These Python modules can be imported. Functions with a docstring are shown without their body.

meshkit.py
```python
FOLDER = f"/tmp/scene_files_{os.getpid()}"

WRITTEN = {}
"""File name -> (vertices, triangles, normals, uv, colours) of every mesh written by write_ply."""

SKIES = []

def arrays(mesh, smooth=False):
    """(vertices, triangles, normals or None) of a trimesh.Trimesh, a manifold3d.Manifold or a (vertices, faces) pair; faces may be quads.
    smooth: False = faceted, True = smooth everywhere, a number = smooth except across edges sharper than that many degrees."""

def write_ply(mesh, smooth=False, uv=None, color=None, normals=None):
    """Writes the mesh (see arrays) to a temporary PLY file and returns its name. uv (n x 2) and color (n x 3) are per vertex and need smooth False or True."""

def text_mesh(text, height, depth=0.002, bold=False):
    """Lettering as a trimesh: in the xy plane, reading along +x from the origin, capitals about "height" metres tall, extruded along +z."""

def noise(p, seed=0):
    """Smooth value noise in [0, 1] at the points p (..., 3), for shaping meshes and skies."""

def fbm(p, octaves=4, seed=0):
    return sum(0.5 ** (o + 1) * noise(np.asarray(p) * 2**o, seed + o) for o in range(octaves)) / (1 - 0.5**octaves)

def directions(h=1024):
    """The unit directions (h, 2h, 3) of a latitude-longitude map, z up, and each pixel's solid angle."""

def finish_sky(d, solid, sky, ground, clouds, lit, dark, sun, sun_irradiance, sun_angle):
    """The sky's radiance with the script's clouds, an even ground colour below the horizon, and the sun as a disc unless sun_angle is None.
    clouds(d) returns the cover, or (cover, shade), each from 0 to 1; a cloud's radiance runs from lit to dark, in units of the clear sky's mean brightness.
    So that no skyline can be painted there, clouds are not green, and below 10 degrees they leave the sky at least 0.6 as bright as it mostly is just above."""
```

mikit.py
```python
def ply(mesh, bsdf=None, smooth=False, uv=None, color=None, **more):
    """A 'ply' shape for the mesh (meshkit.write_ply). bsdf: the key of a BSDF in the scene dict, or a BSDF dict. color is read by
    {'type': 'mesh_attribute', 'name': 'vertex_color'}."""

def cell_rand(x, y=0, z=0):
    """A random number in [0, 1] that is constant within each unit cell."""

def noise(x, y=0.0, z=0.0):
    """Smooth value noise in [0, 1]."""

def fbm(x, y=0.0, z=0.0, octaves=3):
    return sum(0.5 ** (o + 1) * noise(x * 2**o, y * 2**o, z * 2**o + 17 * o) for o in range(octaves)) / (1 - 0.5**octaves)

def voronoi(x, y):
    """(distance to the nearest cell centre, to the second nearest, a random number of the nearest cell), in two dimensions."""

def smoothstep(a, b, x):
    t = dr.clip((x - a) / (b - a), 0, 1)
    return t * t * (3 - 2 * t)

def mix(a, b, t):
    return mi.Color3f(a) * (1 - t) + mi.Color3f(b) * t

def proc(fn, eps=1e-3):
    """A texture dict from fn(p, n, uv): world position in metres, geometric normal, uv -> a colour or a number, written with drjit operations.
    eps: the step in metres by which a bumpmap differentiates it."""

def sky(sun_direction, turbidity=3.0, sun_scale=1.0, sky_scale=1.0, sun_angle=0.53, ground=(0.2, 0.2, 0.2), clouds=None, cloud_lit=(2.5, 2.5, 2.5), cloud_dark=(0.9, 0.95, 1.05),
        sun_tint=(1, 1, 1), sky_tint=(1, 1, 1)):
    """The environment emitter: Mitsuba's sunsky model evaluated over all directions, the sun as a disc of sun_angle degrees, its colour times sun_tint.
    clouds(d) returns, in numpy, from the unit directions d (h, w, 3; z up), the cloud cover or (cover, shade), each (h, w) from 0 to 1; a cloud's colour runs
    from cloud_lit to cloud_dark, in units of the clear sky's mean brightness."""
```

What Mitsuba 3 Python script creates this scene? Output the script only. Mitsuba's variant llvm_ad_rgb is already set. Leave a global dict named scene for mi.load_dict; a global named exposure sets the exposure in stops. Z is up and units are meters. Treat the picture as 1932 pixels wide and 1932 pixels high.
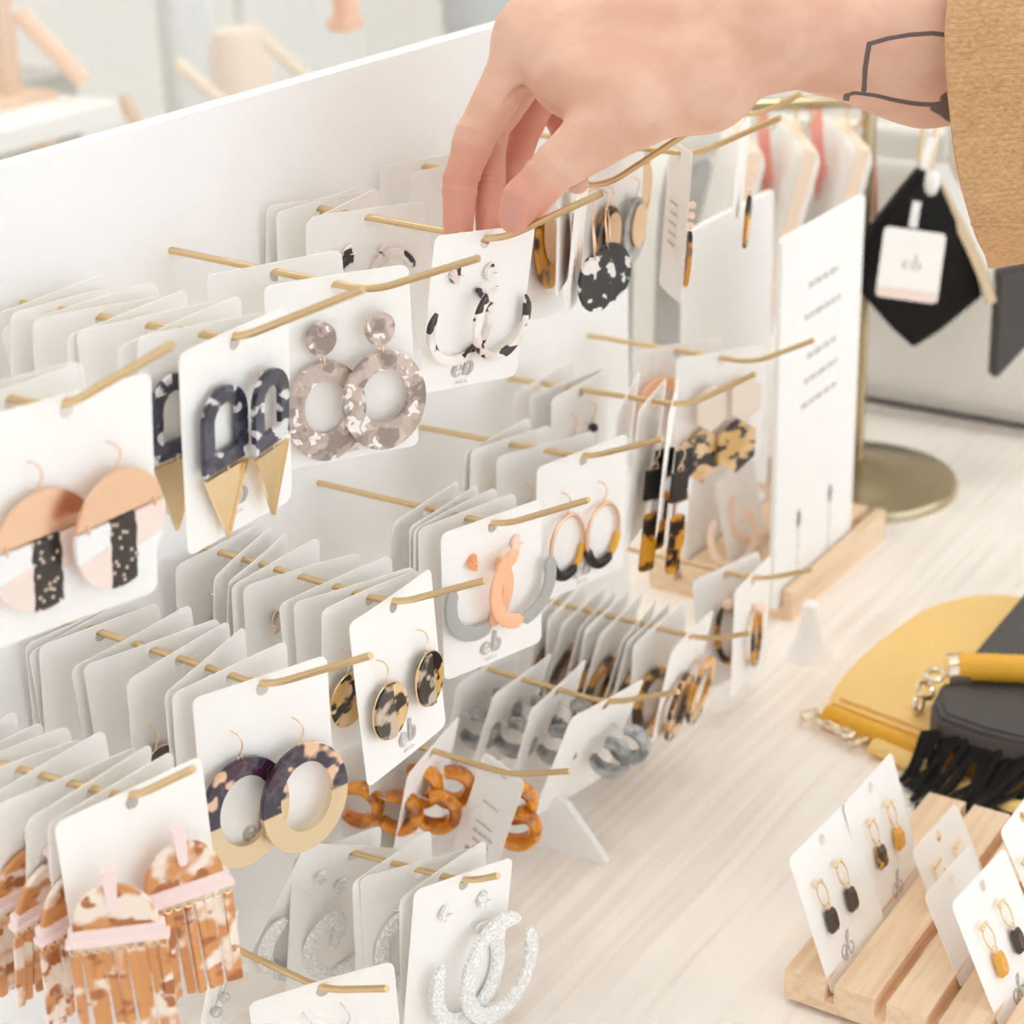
import math, random, numpy as np, trimesh, mitsuba as mi, mikit, meshkit
import drjit as dr
import shapely
from shapely.geometry import Polygon, Point, LineString, box as sbox
from shapely import affinity
from shapely.ops import unary_union
from mikit import noise, fbm, voronoi, smoothstep, mix, proc, ply

T4 = mi.ScalarTransform4f
scene, labels = {}, {}
# ---------------------------------------------------------------- camera, light, exposure
EYE = np.array([-0.6840, -0.6525, 0.6785])
FWD = np.array([0.76423846, 0.50772103, -0.39769201])
UPV = np.array([0.34905987, 0.19288603, 0.91703445])
scene['camera'] = {'type': 'thinlens', 'fov': 29.744, 'fov_axis': 'x', 'aperture_radius': 0.0036, 'focus_distance': 0.95,
                   'near_clip': 0.05, 'far_clip': 60.0,
                   'to_world': T4().look_at(origin=EYE.tolist(), target=(EYE + FWD).tolist(), up=UPV.tolist())}
exposure = 0.92
scene['daylight'] = {'type': 'constant', 'radiance': {'type': 'rgb', 'value': [0.92, 0.985, 1.06]}}
LAMPS = [(-0.9, 0.3), (0.3, 1.1), (0.9, -0.2), (0.15, -0.75), (1.9, 0.9), (2.1, -0.9), (0.8, 2.2), (3.2, 0.2), (3.4, 1.9), (-1.6, -0.8)]
LAMP_POWER = 15.0


def rgb(*c):
    return {'type': 'rgb', 'value': list(c)}


def pbr(color, rough=0.5, metal=0.0, spec=0.5, **k):
    return {'type': 'principled', 'base_color': rgb(*color) if isinstance(color, tuple) else color, 'roughness': rough, 'metallic': metal, 'specular': spec, **k}


def mat(name, d):
    scene[name] = d
    return name


F = mi.Float


def swirl(p, s, o=0.0):
    return fbm(p.x * s + o, p.y * s + 3.7 + o, p.z * s - o, 3)


def shards(p, s):
    return voronoi((p.x * 0.8 - p.y * 0.62) * s + 40 + 0.6 * noise(p.x * s, p.y * s, p.z * s), p.z * s + 11)


def f_table(p, n, uv):
    g = fbm(p.x * 7 + 5, p.y * 210 + 1.5 * noise(p.x * 9, p.y * 9), 0.0, 3)
    b = fbm(p.x * 2.2, p.y * 14, 3.0, 2)
    return mix((0.90, 0.86, 0.82), (0.82, 0.74, 0.66), smoothstep(0.35, 0.85, 0.62 * g + 0.42 * b))


def f_wood(p, n, uv):
    g = fbm(p.x * 14 + 3, p.y * 260, p.z * 260, 3)
    return mix((0.84, 0.65, 0.47), (0.74, 0.52, 0.34), smoothstep(0.3, 0.8, g))


def f_tort_dark(p, n, uv):
    a = swirl(p, 95.0, 7.0)
    return mix((0.62, 0.27, 0.02), (0.018, 0.009, 0.006), smoothstep(0.42, 0.58, a))


def f_tort_blond(p, n, uv):
    a = swirl(p, 120.0, 1.0)
    b = swirl(p, 60.0, 9.0)
    c = mix((0.80, 0.55, 0.33), (0.62, 0.38, 0.12), smoothstep(0.35, 0.65, b))
    return mix(c, (0.022, 0.012, 0.01), smoothstep(0.47, 0.56, a))


def f_ivory(p, n, uv):
    a = swirl(p, 105.0, 4.0)
    b = swirl(p, 50.0, 2.0)
    c = mix((0.86, 0.80, 0.76), (0.72, 0.62, 0.57), smoothstep(0.45, 0.7, b))
    return mix(c, (0.025, 0.01, 0.012), smoothstep(0.535, 0.575, a))


def f_navy(p, n, uv):
    d1, d2, w = shards(p, 210.0)
    a = swirl(p, 130.0, 5.0)
    c = mix((0.018, 0.018, 0.042), (0.075, 0.078, 0.12), w)
    c = dr.select(w > 0.80, mi.Color3f(0.66, 0.65, 0.66), c)
    return mix(c, (0.02, 0.02, 0.035), smoothstep(0.5, 0.62, a))


def f_mauve(p, n, uv):
    d1, d2, w = shards(p, 130.0)
    e1, e2, x = voronoi((p.x * 0.8 - p.y * 0.62) * 330 + 9 + 2.2 * noise(p.x * 260, p.y * 260, p.z * 260), p.z * 240 + 2.0 * noise(p.z * 300, p.x * 300))
    a = swirl(p, 105.0, 8.0)
    c = mix((0.36, 0.27, 0.235), (0.66, 0.53, 0.48), 0.55 * w + 0.45 * x)
    c = dr.select(x > 0.86, mi.Color3f(0.86, 0.80, 0.77), c)
    return mix(c, (0.20, 0.15, 0.125), 0.75 * smoothstep(0.53, 0.62, a))


def f_plum(p, n, uv):
    a = swirl(p, 85.0, 3.0)
    b = swirl(p, 120.0, 6.0)
    c = mix((0.028, 0.02, 0.045), (0.10, 0.095, 0.105), smoothstep(0.4, 0.6, b))
    c = mix(c, (0.05, 0.012, 0.035), smoothstep(0.5, 0.6, b))
    return mix(c, (0.78, 0.50, 0.33), smoothstep(0.56, 0.64, a))


def f_amber(p, n, uv):
    a = swirl(p, 150.0, 2.0)
    return mix((0.76, 0.28, 0.012), (0.34, 0.085, 0.006), smoothstep(0.35, 0.7, a))


def f_smoke(p, n, uv):
    a = swirl(p, 140.0, 12.0)
    return mix((0.42, 0.43, 0.425), (0.17, 0.175, 0.175), smoothstep(0.35, 0.7, a))


def f_strip(p, n, uv):
    a = swirl(p, 130.0, 14.0)
    b = swirl(p, 75.0, 5.0)
    c = mix((0.86, 0.74, 0.64), (0.62, 0.27, 0.09), smoothstep(0.39, 0.52, b))
    return mix(c, (0.40, 0.13, 0.03), smoothstep(0.55, 0.66, a))


def f_terrazzo(p, n, uv):
    d1, d2, w = voronoi((p.x * 0.9 - p.y * 0.4) * 420, p.z * 420)
    return dr.select((w > 0.72) & (d1 < 0.30), mi.Color3f(0.80, 0.62, 0.50), mi.Color3f(0.014, 0.009, 0.007))


def f_pied(p, n, uv):
    a = swirl(p, 150.0, 21.0)
    return mix((0.008, 0.008, 0.009), (0.85, 0.82, 0.80), smoothstep(0.575, 0.60, a))


def f_glitter(p, n, uv):
    d1, d2, w = shards(p, 1300.0)
    return dr.select(w > 0.62, mi.Color3f(0.93, 0.93, 0.92), mi.Color3f(0.70, 0.70, 0.69))


def f_knit(p, n, uv):
    a = noise(p.x * 520, p.y * 520, p.z * 760)
    b = fbm(p.x * 60, p.y * 60, p.z * 60, 2)
    return mix((0.66, 0.40, 0.22), (0.44, 0.235, 0.105), 0.7 * a + 0.3 * b)


def h_knit(p, n, uv):
    return (dr.sin(p.z * 2400 + 2 * noise(p.x * 200, p.y * 200, p.z * 200)) * 0.5 + noise(p.x * 900, p.y * 900, p.z * 900)) * 0.0005


def h_hide(p, n, uv):
    return fbm(p.x * 700, p.y * 700, p.z * 700, 2) * 0.00025


mat('paper', pbr((0.895, 0.878, 0.855), 0.55, spec=0.3))
mat('board_white', pbr((0.90, 0.895, 0.885), 0.5, spec=0.3))
mat('print_grey', pbr((0.50, 0.45, 0.42), 0.6))
mat('print_dark', pbr((0.16, 0.14, 0.14), 0.6))
mat('brass', pbr((0.80, 0.59, 0.33), 0.34, 1.0))
mat('antique_brass', pbr((0.50, 0.42, 0.27), 0.2, 1.0))
mat('gold', pbr((0.90, 0.71, 0.46), 0.26, 1.0))
mat('brushed_gold', pbr((0.80, 0.65, 0.44), 0.42, 1.0))
mat('rose_gold', pbr((0.91, 0.63, 0.45), 0.30, 1.0))
mat('silver', pbr((0.75, 0.74, 0.73), 0.25, 1.0))
mat('table_wood', pbr(proc(f_table), 0.55, spec=0.3))
mat('pale_wood', pbr(proc(f_wood), 0.5, spec=0.35))
gloss = dict(rough=0.16, spec=0.6, clearcoat=0.5, clearcoat_gloss=0.9)
for nm, fn in dict(tortoise_dark=f_tort_dark, tortoise_blond=f_tort_blond, ivory_shell=f_ivory, navy_acetate=f_navy, mauve_acetate=f_mauve, plum_shell=f_plum,
                   amber_resin=f_amber, smoke_resin=f_smoke, rust_shell=f_strip, terrazzo=f_terrazzo, pied_shell=f_pied).items():
    mat(nm, pbr(proc(fn), **gloss))
mat('clear_glitter', pbr(proc(f_glitter), 0.15, spec=0.8))
mat('blush_plastic', pbr((0.86, 0.70, 0.69), 0.4))
mat('peach_resin', pbr((0.90, 0.50, 0.30), 0.25))
mat('coral_resin', pbr((0.86, 0.34, 0.14), 0.25))
mat('pale_peach', pbr((0.92, 0.70, 0.57), 0.35))
mat('flat_grey', pbr((0.40, 0.40, 0.39), 0.3))
mat('black_resin', pbr((0.012, 0.011, 0.010), 0.25))
mat('honey_resin', pbr((0.75, 0.40, 0.04), 0.2))
mat('marble_white', pbr((0.84, 0.83, 0.83), 0.35))
mat('blush_stone', pbr((0.84, 0.69, 0.63), 0.35))
mat('beige_leather', pbr((0.80, 0.68, 0.58), 0.5))
mat('black_suede', pbr((0.012, 0.011, 0.0105), 0.8, spec=0.25))
mat('grey_suede', pbr((0.085, 0.08, 0.077), 0.7, spec=0.3))
mat('mustard', pbr((0.84, 0.57, 0.21), 0.5))
mat('mustard_edge', pbr((0.76, 0.40, 0.03), 0.45))
mat('cream_hide', {'type': 'bumpmap', 'arbitrary': proc(h_hide, 4e-4), 'scale': 1.0, 'nested_bsdf': pbr((0.85, 0.83, 0.80), 0.6)})
mat('grey_hide', pbr((0.50, 0.505, 0.50), 0.5))
mat('stone_hide', pbr((0.80, 0.79, 0.77), 0.55))
mat('coral_ribbon', pbr((0.88, 0.36, 0.30), 0.6))
mat('vinyl', pbr((0.83, 0.80, 0.77), 0.3))
mat('peach_zip', pbr((0.88, 0.70, 0.56), 0.5))
mat('knit', {'type': 'twosided', 'bsdf': {'type': 'bumpmap', 'arbitrary': proc(h_knit, 2e-4), 'scale': 1.0, 'nested_bsdf': pbr(proc(f_knit), 0.85, spec=0.2)}})
mat('wall_paint', pbr((0.86, 0.86, 0.85), 0.7, spec=0.2))
mat('floor_paint', pbr((0.82, 0.78, 0.72), 0.5, spec=0.3))
mat('cabinet_grey', pbr((0.52, 0.51, 0.48), 0.6))
mat('pale_rod', pbr((0.87, 0.77, 0.66), 0.6))
mat('oak', pbr((0.78, 0.60, 0.47), 0.5))
mat('blue_cloth', pbr((0.74, 0.76, 0.77), 0.8))
mat('beige_cloth', pbr((0.84, 0.74, 0.65), 0.8))
mat('coral_cloth', pbr((0.87, 0.55, 0.42), 0.6))
mat('peach_wood', pbr((0.88, 0.66, 0.54), 0.6))
mat('slate_cloth', pbr((0.52, 0.54, 0.55), 0.8))
mat('white_cord', pbr((0.83, 0.82, 0.80), 0.7))
mat('lamp_case', pbr((0.85, 0.85, 0.85), 0.4))
# skin: colour with its own redness at finger ends, freckles, and an ink line drawing
TIPS = [(0.1005, -0.1405, 0.4345, 0.030), (0.1128, -0.0978, 0.4300, 0.045), (0.1270, -0.1060, 0.4250, 0.040), (0.1750, -0.1000, 0.4500, 0.040), (0.2036, -0.1009, 0.4560, 0.03)]
INK = [
    ((0.2257, -0.3139, 0.5122), (0.2205, -0.3050, 0.5138), 0.0011),
    ((0.2205, -0.3050, 0.5138), (0.2156, -0.2948, 0.5131), 0.0011),
    ((0.2156, -0.2948, 0.5131), (0.2105, -0.2861, 0.5116), 0.0011),
    ((0.2105, -0.2861, 0.5116), (0.2049, -0.2790, 0.5094), 0.0011),
    ((0.2049, -0.2790, 0.5094), (0.2044, -0.2784, 0.5039), 0.0013),
    ((0.2044, -0.2784, 0.5039), (0.2053, -0.2772, 0.4972), 0.0013),
    ((0.2053, -0.2772, 0.4972), (0.2116, -0.2744, 0.4850), 0.0013),
    ((0.2173, -0.2626, 0.4782), (0.2113, -0.2656, 0.4822), 0.0016),
    ((0.2113, -0.2656, 0.4822), (0.2109, -0.2697, 0.4837), 0.0016),
    ((0.2109, -0.2697, 0.4837), (0.2147, -0.2760, 0.4827), 0.0016),
    ((0.2147, -0.2760, 0.4827), (0.2195, -0.2854, 0.4803), 0.0016),
    ((0.2195, -0.2854, 0.4803), (0.2226, -0.2953, 0.4787), 0.0016),
    ((0.2226, -0.2953, 0.4787), (0.2269, -0.3047, 0.4779), 0.0016),
    ((0.2269, -0.3047, 0.4779), (0.2317, -0.3137, 0.4799), 0.0016),
    ((0.2291, -0.3061, 0.4763), (0.2341, -0.3090, 0.4733), 0.0035),
    ((0.2341, -0.3090, 0.4733), (0.2429, -0.3101, 0.4682), 0.0035),
    ((0.2281, -0.3108, 0.4816), (0.2292, -0.3143, 0.4843), 0.0030),
    ((0.2318, -0.3111, 0.4770), (0.2356, -0.3130, 0.4752), 0.0040),
]


def f_skin(p, n, uv):
    r = F(0.0)
    for x, y, z, s in TIPS:
        d = dr.sqrt(dr.square(p.x - x) + dr.square(p.y - y) + dr.square(p.z - z))
        r = dr.maximum(r, 1 - smoothstep(0.3 * s, 1.25 * s, d))
    b = fbm(p.x * 55, p.y * 55, p.z * 55, 3)
    c = mix((0.76, 0.485, 0.372), (0.70, 0.405, 0.302), smoothstep(0.35, 0.7, b))
    c = mix(c, (0.67, 0.29, 0.22), 0.85 * r)
    fr = noise(p.x * 260 + 9, p.y * 260, p.z * 260)
    c = mix(c, (0.66, 0.36, 0.24), 0.3 * smoothstep(0.82, 0.95, fr))
    ink = F(0.0)
    for a, e, w in INK:
        ax, ay, az = a
        ux, uy, uz = e[0] - a[0], e[1] - a[1], e[2] - a[2]
        L = max(ux * ux + uy * uy + uz * uz, 1e-12)
        t = dr.clip(((p.x - ax) * ux + (p.y - ay) * uy + (p.z - az) * uz) / L, 0, 1)
        d = dr.sqrt(dr.square(p.x - ax - t * ux) + dr.square(p.y - ay - t * uy) + dr.square(p.z - az - t * uz))
        ink = dr.maximum(ink, 1 - smoothstep(w * 0.75, w * 1.25, d))
    return mix(c, (0.10, 0.075, 0.08), 0.92 * ink)


mat('skin', pbr(proc(f_skin), 0.5, spec=0.35))
mat('nail', pbr((0.64, 0.31, 0.25), 0.35))

# ---------------------------------------------------------------- naming and placing
COUNT = {}


def fresh(key):
    k = COUNT.get(key, 0)
    COUNT[key] = k + 1
    return key if k == 0 else '%s_%03d' % (key, k)


def thing(name, label, cat, group=None, kind=None):
    key = fresh(name)
    labels[key] = {'label': label, 'category': cat}
    if group:
        labels[key]['group'] = group
    if kind:
        labels[key]['kind'] = kind
    return key


PLY = {}


def shape(key, fn, bsdf, smooth=False):
    """One ply dict per distinct mesh and material; copies share it."""
    k = (key, bsdf)
    if k not in PLY:
        PLY[k] = ply(fn(), bsdf, smooth=smooth)
    return PLY[k]


def put(owner, part, d, M=None, label=None, kind=None):
    key = owner if part is None else fresh(owner + '__' + part)
    scene[key] = dict(d) if M is None else {**d, 'to_world': T4(np.asarray(M, float).tolist())}
    if label or kind:
        e = labels.setdefault(key, {})
        if label:
            e['label'] = label
        if kind:
            e['kind'] = kind
    return key


def structure(name, mesh, bsdf, label):
    scene[name] = ply(mesh, bsdf)
    labels[name] = {'label': label, 'kind': 'structure', 'category': name.split('_')[0]}


def TR(x, y, z):
    M = np.eye(4)
    M[:3, 3] = (x, y, z)
    return M


def ROT(axis, deg):
    return trimesh.transformations.rotation_matrix(math.radians(deg), axis)


def frame4(P, yaw, pit, rol):
    """Columns: right, up, front of a hanging card, and its point on the peg."""
    yaw, pit, rol = map(math.radians, (yaw, pit, rol))
    u0, n0, v0 = np.array([math.cos(yaw), -math.sin(yaw), 0]), np.array([-math.sin(yaw), -math.cos(yaw), 0]), np.array([0, 0, 1.0])
    v, n = v0 * math.cos(pit) + n0 * math.sin(pit), n0 * math.cos(pit) - v0 * math.sin(pit)
    M = np.eye(4)
    M[:3, 0], M[:3, 1], M[:3, 2], M[:3, 3] = u0 * math.cos(rol) + v * math.sin(rol), v * math.cos(rol) - u0 * math.sin(rol), n, P
    return M


# ---------------------------------------------------------------- mesh helpers (mm inside the card-local ones, then scaled)
def mm(m):
    m = m.copy()
    m.apply_scale(0.001)
    return m


def slab(poly, th, z0=0.0):
    gs = [g for g in getattr(poly, 'geoms', [poly]) if g.area > 1e-9]
    m = trimesh.util.concatenate([trimesh.creation.extrude_polygon(g, th, engine='earcut') for g in gs])
    m.apply_translation([0, 0, z0])
    return m


def soft_slab(poly, th, b=0.35, z0=0.0):
    """An extrusion whose rim is stepped in twice, so that it catches light like a rounded edge."""
    return trimesh.util.concatenate([slab(poly, th - 2 * b, z0 + b), slab(poly.buffer(-b * 0.6), th, z0)])


def ell(cx, cy, rx, ry, n=48):
    t = np.linspace(0, 2 * np.pi, n, endpoint=False)
    return Polygon(np.stack([cx + rx * np.cos(t), cy + ry * np.sin(t)], 1))


def sector(rx, ry, a0, a1, n=60):
    t = np.radians(np.linspace(a0, a1, n))
    return Polygon(np.vstack([np.stack([rx * np.cos(t), ry * np.sin(t)], 1), [[0, 0]]]))


def rrect(w, h, r, cx=0.0, cy=0.0):
    return sbox(cx - w / 2 + r, cy - h / 2 + r, cx + w / 2 - r, cy + h / 2 - r).buffer(r, quad_segs=6)


def sweep(path, prof, closed=False, up=None):
    """prof: function(i, n) -> (k,2) section, or an array, carried along the path with minimal twist."""
    path = np.asarray(path, float)
    n = len(path)
    tan = np.roll(path, -1, 0) - np.roll(path, 1, 0) if closed else np.gradient(path, axis=0)
    tan /= np.linalg.norm(tan, axis=1, keepdims=True)
    a = np.array([0, 0, 1.0]) if up is None else np.asarray(up, float)
    if abs(tan[0] @ a) > 0.95:
        a = np.array([1.0, 0, 0])
    rings = []
    x = np.cross(tan[0], a)
    for i in range(n):
        if up is not None:
            x = np.cross(tan[i], a)
        x = x - (x @ tan[i]) * tan[i]
        x /= np.linalg.norm(x)
        y = np.cross(x, tan[i])
        s = np.asarray(prof(i, n) if callable(prof) else prof)
        rings.append(path[i] + s[:, :1] * x + s[:, 1:] * y)
    k = len(rings[0])
    v = np.vstack(rings)
    f = []
    for i in range(n if closed else n - 1):
        p, q = i * k, ((i + 1) % n) * k
        for j in range(k):
            j2 = (j + 1) % k
            f += [[p + j, q + j, q + j2], [p + j, q + j2, p + j2]]
    if not closed:
        v = np.vstack([v, rings[0].mean(0), rings[-1].mean(0)])
        c0, c1 = n * k, n * k + 1
        for j in range(k):
            j2 = (j + 1) % k
            f += [[c0, j, j2], [c1, (n - 1) * k + j2, (n - 1) * k + j]]
    m = trimesh.Trimesh(v, np.array(f), process=False)
    if m.volume < 0:
        m.invert()
    return m


def disc_prof(r, k=8, ry=None):
    t = np.linspace(0, 2 * np.pi, k, endpoint=False)
    return np.stack([r * np.cos(t), (ry or r) * np.sin(t)], 1)


def tube(path, r, k=8, closed=False):
    return sweep(path, disc_prof(r, k), closed)


def arc(rx, ry, a0, a1, n=40, z=0.0):
    t = np.radians(np.linspace(a0, a1, n))
    return np.stack([rx * np.cos(t), ry * np.sin(t), t * 0 + z], 1)


def ring(r, t, n=20, k=6, plane='xy'):
    p = arc(r, r, 0, 360, n + 1)[:-1]
    if plane == 'yz':
        p = p[:, [2, 1, 0]]
    if plane == 'xz':
        p = p[:, [0, 2, 1]]
    return tube(p, t, k, True)


def spline(pts, n=40):
    from scipy.interpolate import CubicSpline
    pts = np.asarray(pts, float)
    s = np.concatenate([[0], np.cumsum(np.linalg.norm(np.diff(pts, axis=0), axis=1))])
    return CubicSpline(s, pts)(np.linspace(0, s[-1], n))


def bx(x0, x1, y0, y1, z0, z1):
    m = trimesh.creation.box(extents=(x1 - x0, y1 - y0, z1 - z0))
    m.apply_translation(((x0 + x1) / 2, (y0 + y1) / 2, (z0 + z1) / 2))
    return m


def soft_box(sx, sy, sz, r, c=(0, 0, 0), sub=6):
    """A box with rounded edges about its centre."""
    m = trimesh.creation.box(extents=(1, 1, 1))
    for _ in range(sub // 2 + 1):
        m = m.subdivide()
    v = m.vertices * np.array([sx, sy, sz])
    lim = np.array([sx, sy, sz]) / 2 - r
    core = np.clip(v, -lim, lim)
    d = v - core
    # push box surface points near edges onto the rounded shell
    L = np.linalg.norm(d, axis=1, keepdims=True)
    v = core + d / np.maximum(L, 1e-9) * r
    return trimesh.Trimesh(v + np.asarray(c), m.faces, process=False)


def lathe(prof, n=40):
    m = trimesh.creation.revolve(np.asarray(prof, float), sections=n)
    if m.volume < 0:
        m.invert()
    return m
PEGS = {
    (1, -2): (-0.2, 0.4226, -0.1263, 0.4269, -0.1869, 0.4619),
    (1, -1): (-0.1, 0.4226, -0.1275, 0.4251, -0.1970, 0.4570),
    (1, 0): (0.0, 0.4226, -0.1236, 0.4185, -0.1847, 0.4424),
    (1, 1): (0.1, 0.4226, -0.1287, 0.4183, -0.1892, 0.4494),
    (1, 2): (0.2, 0.4226, -0.1318, 0.4239, -0.1848, 0.4598),
    (1, 3): (0.3, 0.4226, -0.1337, 0.4207, -0.1880, 0.4471),
    (1, 4): (0.4, 0.4226, -0.1256, 0.4236, -0.1539, 0.4393),
    (2, -2): (-0.2, 0.2445, -0.1356, 0.2555, -0.1742, 0.2819),
    (2, -1): (-0.1, 0.2610, -0.1261, 0.2586, -0.1887, 0.2908),
    (2, 0): (0.0, 0.2610, -0.1265, 0.2576, -0.1814, 0.2835),
    (2, 1): (0.1, 0.2610, -0.1242, 0.2609, -0.1792, 0.2874),
    (2, 2): (0.2, 0.2610, -0.1174, 0.2635, -0.1678, 0.2847),
    (2, 3): (0.3, 0.2610, -0.1296, 0.2648, -0.1757, 0.2934),
    (2, 4): (0.4, 0.2610, -0.1252, 0.2613, -0.1678, 0.2836),
    (3, -1): (-0.1, 0.1067, -0.1464, 0.0971, -0.1850, 0.1130),
    (3, 0): (0.0, 0.0910, -0.1623, 0.1059, -0.1824, 0.1168),
    (3, 1): (0.1, 0.1067, -0.1244, 0.1062, -0.1645, 0.1208),
    (3, 2): (0.2, 0.1067, -0.1297, 0.1056, -0.1787, 0.1270),
    (3, 3): (0.3, 0.1067, -0.1441, 0.1077, -0.1759, 0.1202),
    (3, 4): (0.4, 0.1067, -0.1326, 0.1059, -0.1727, 0.1227),
}
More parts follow.
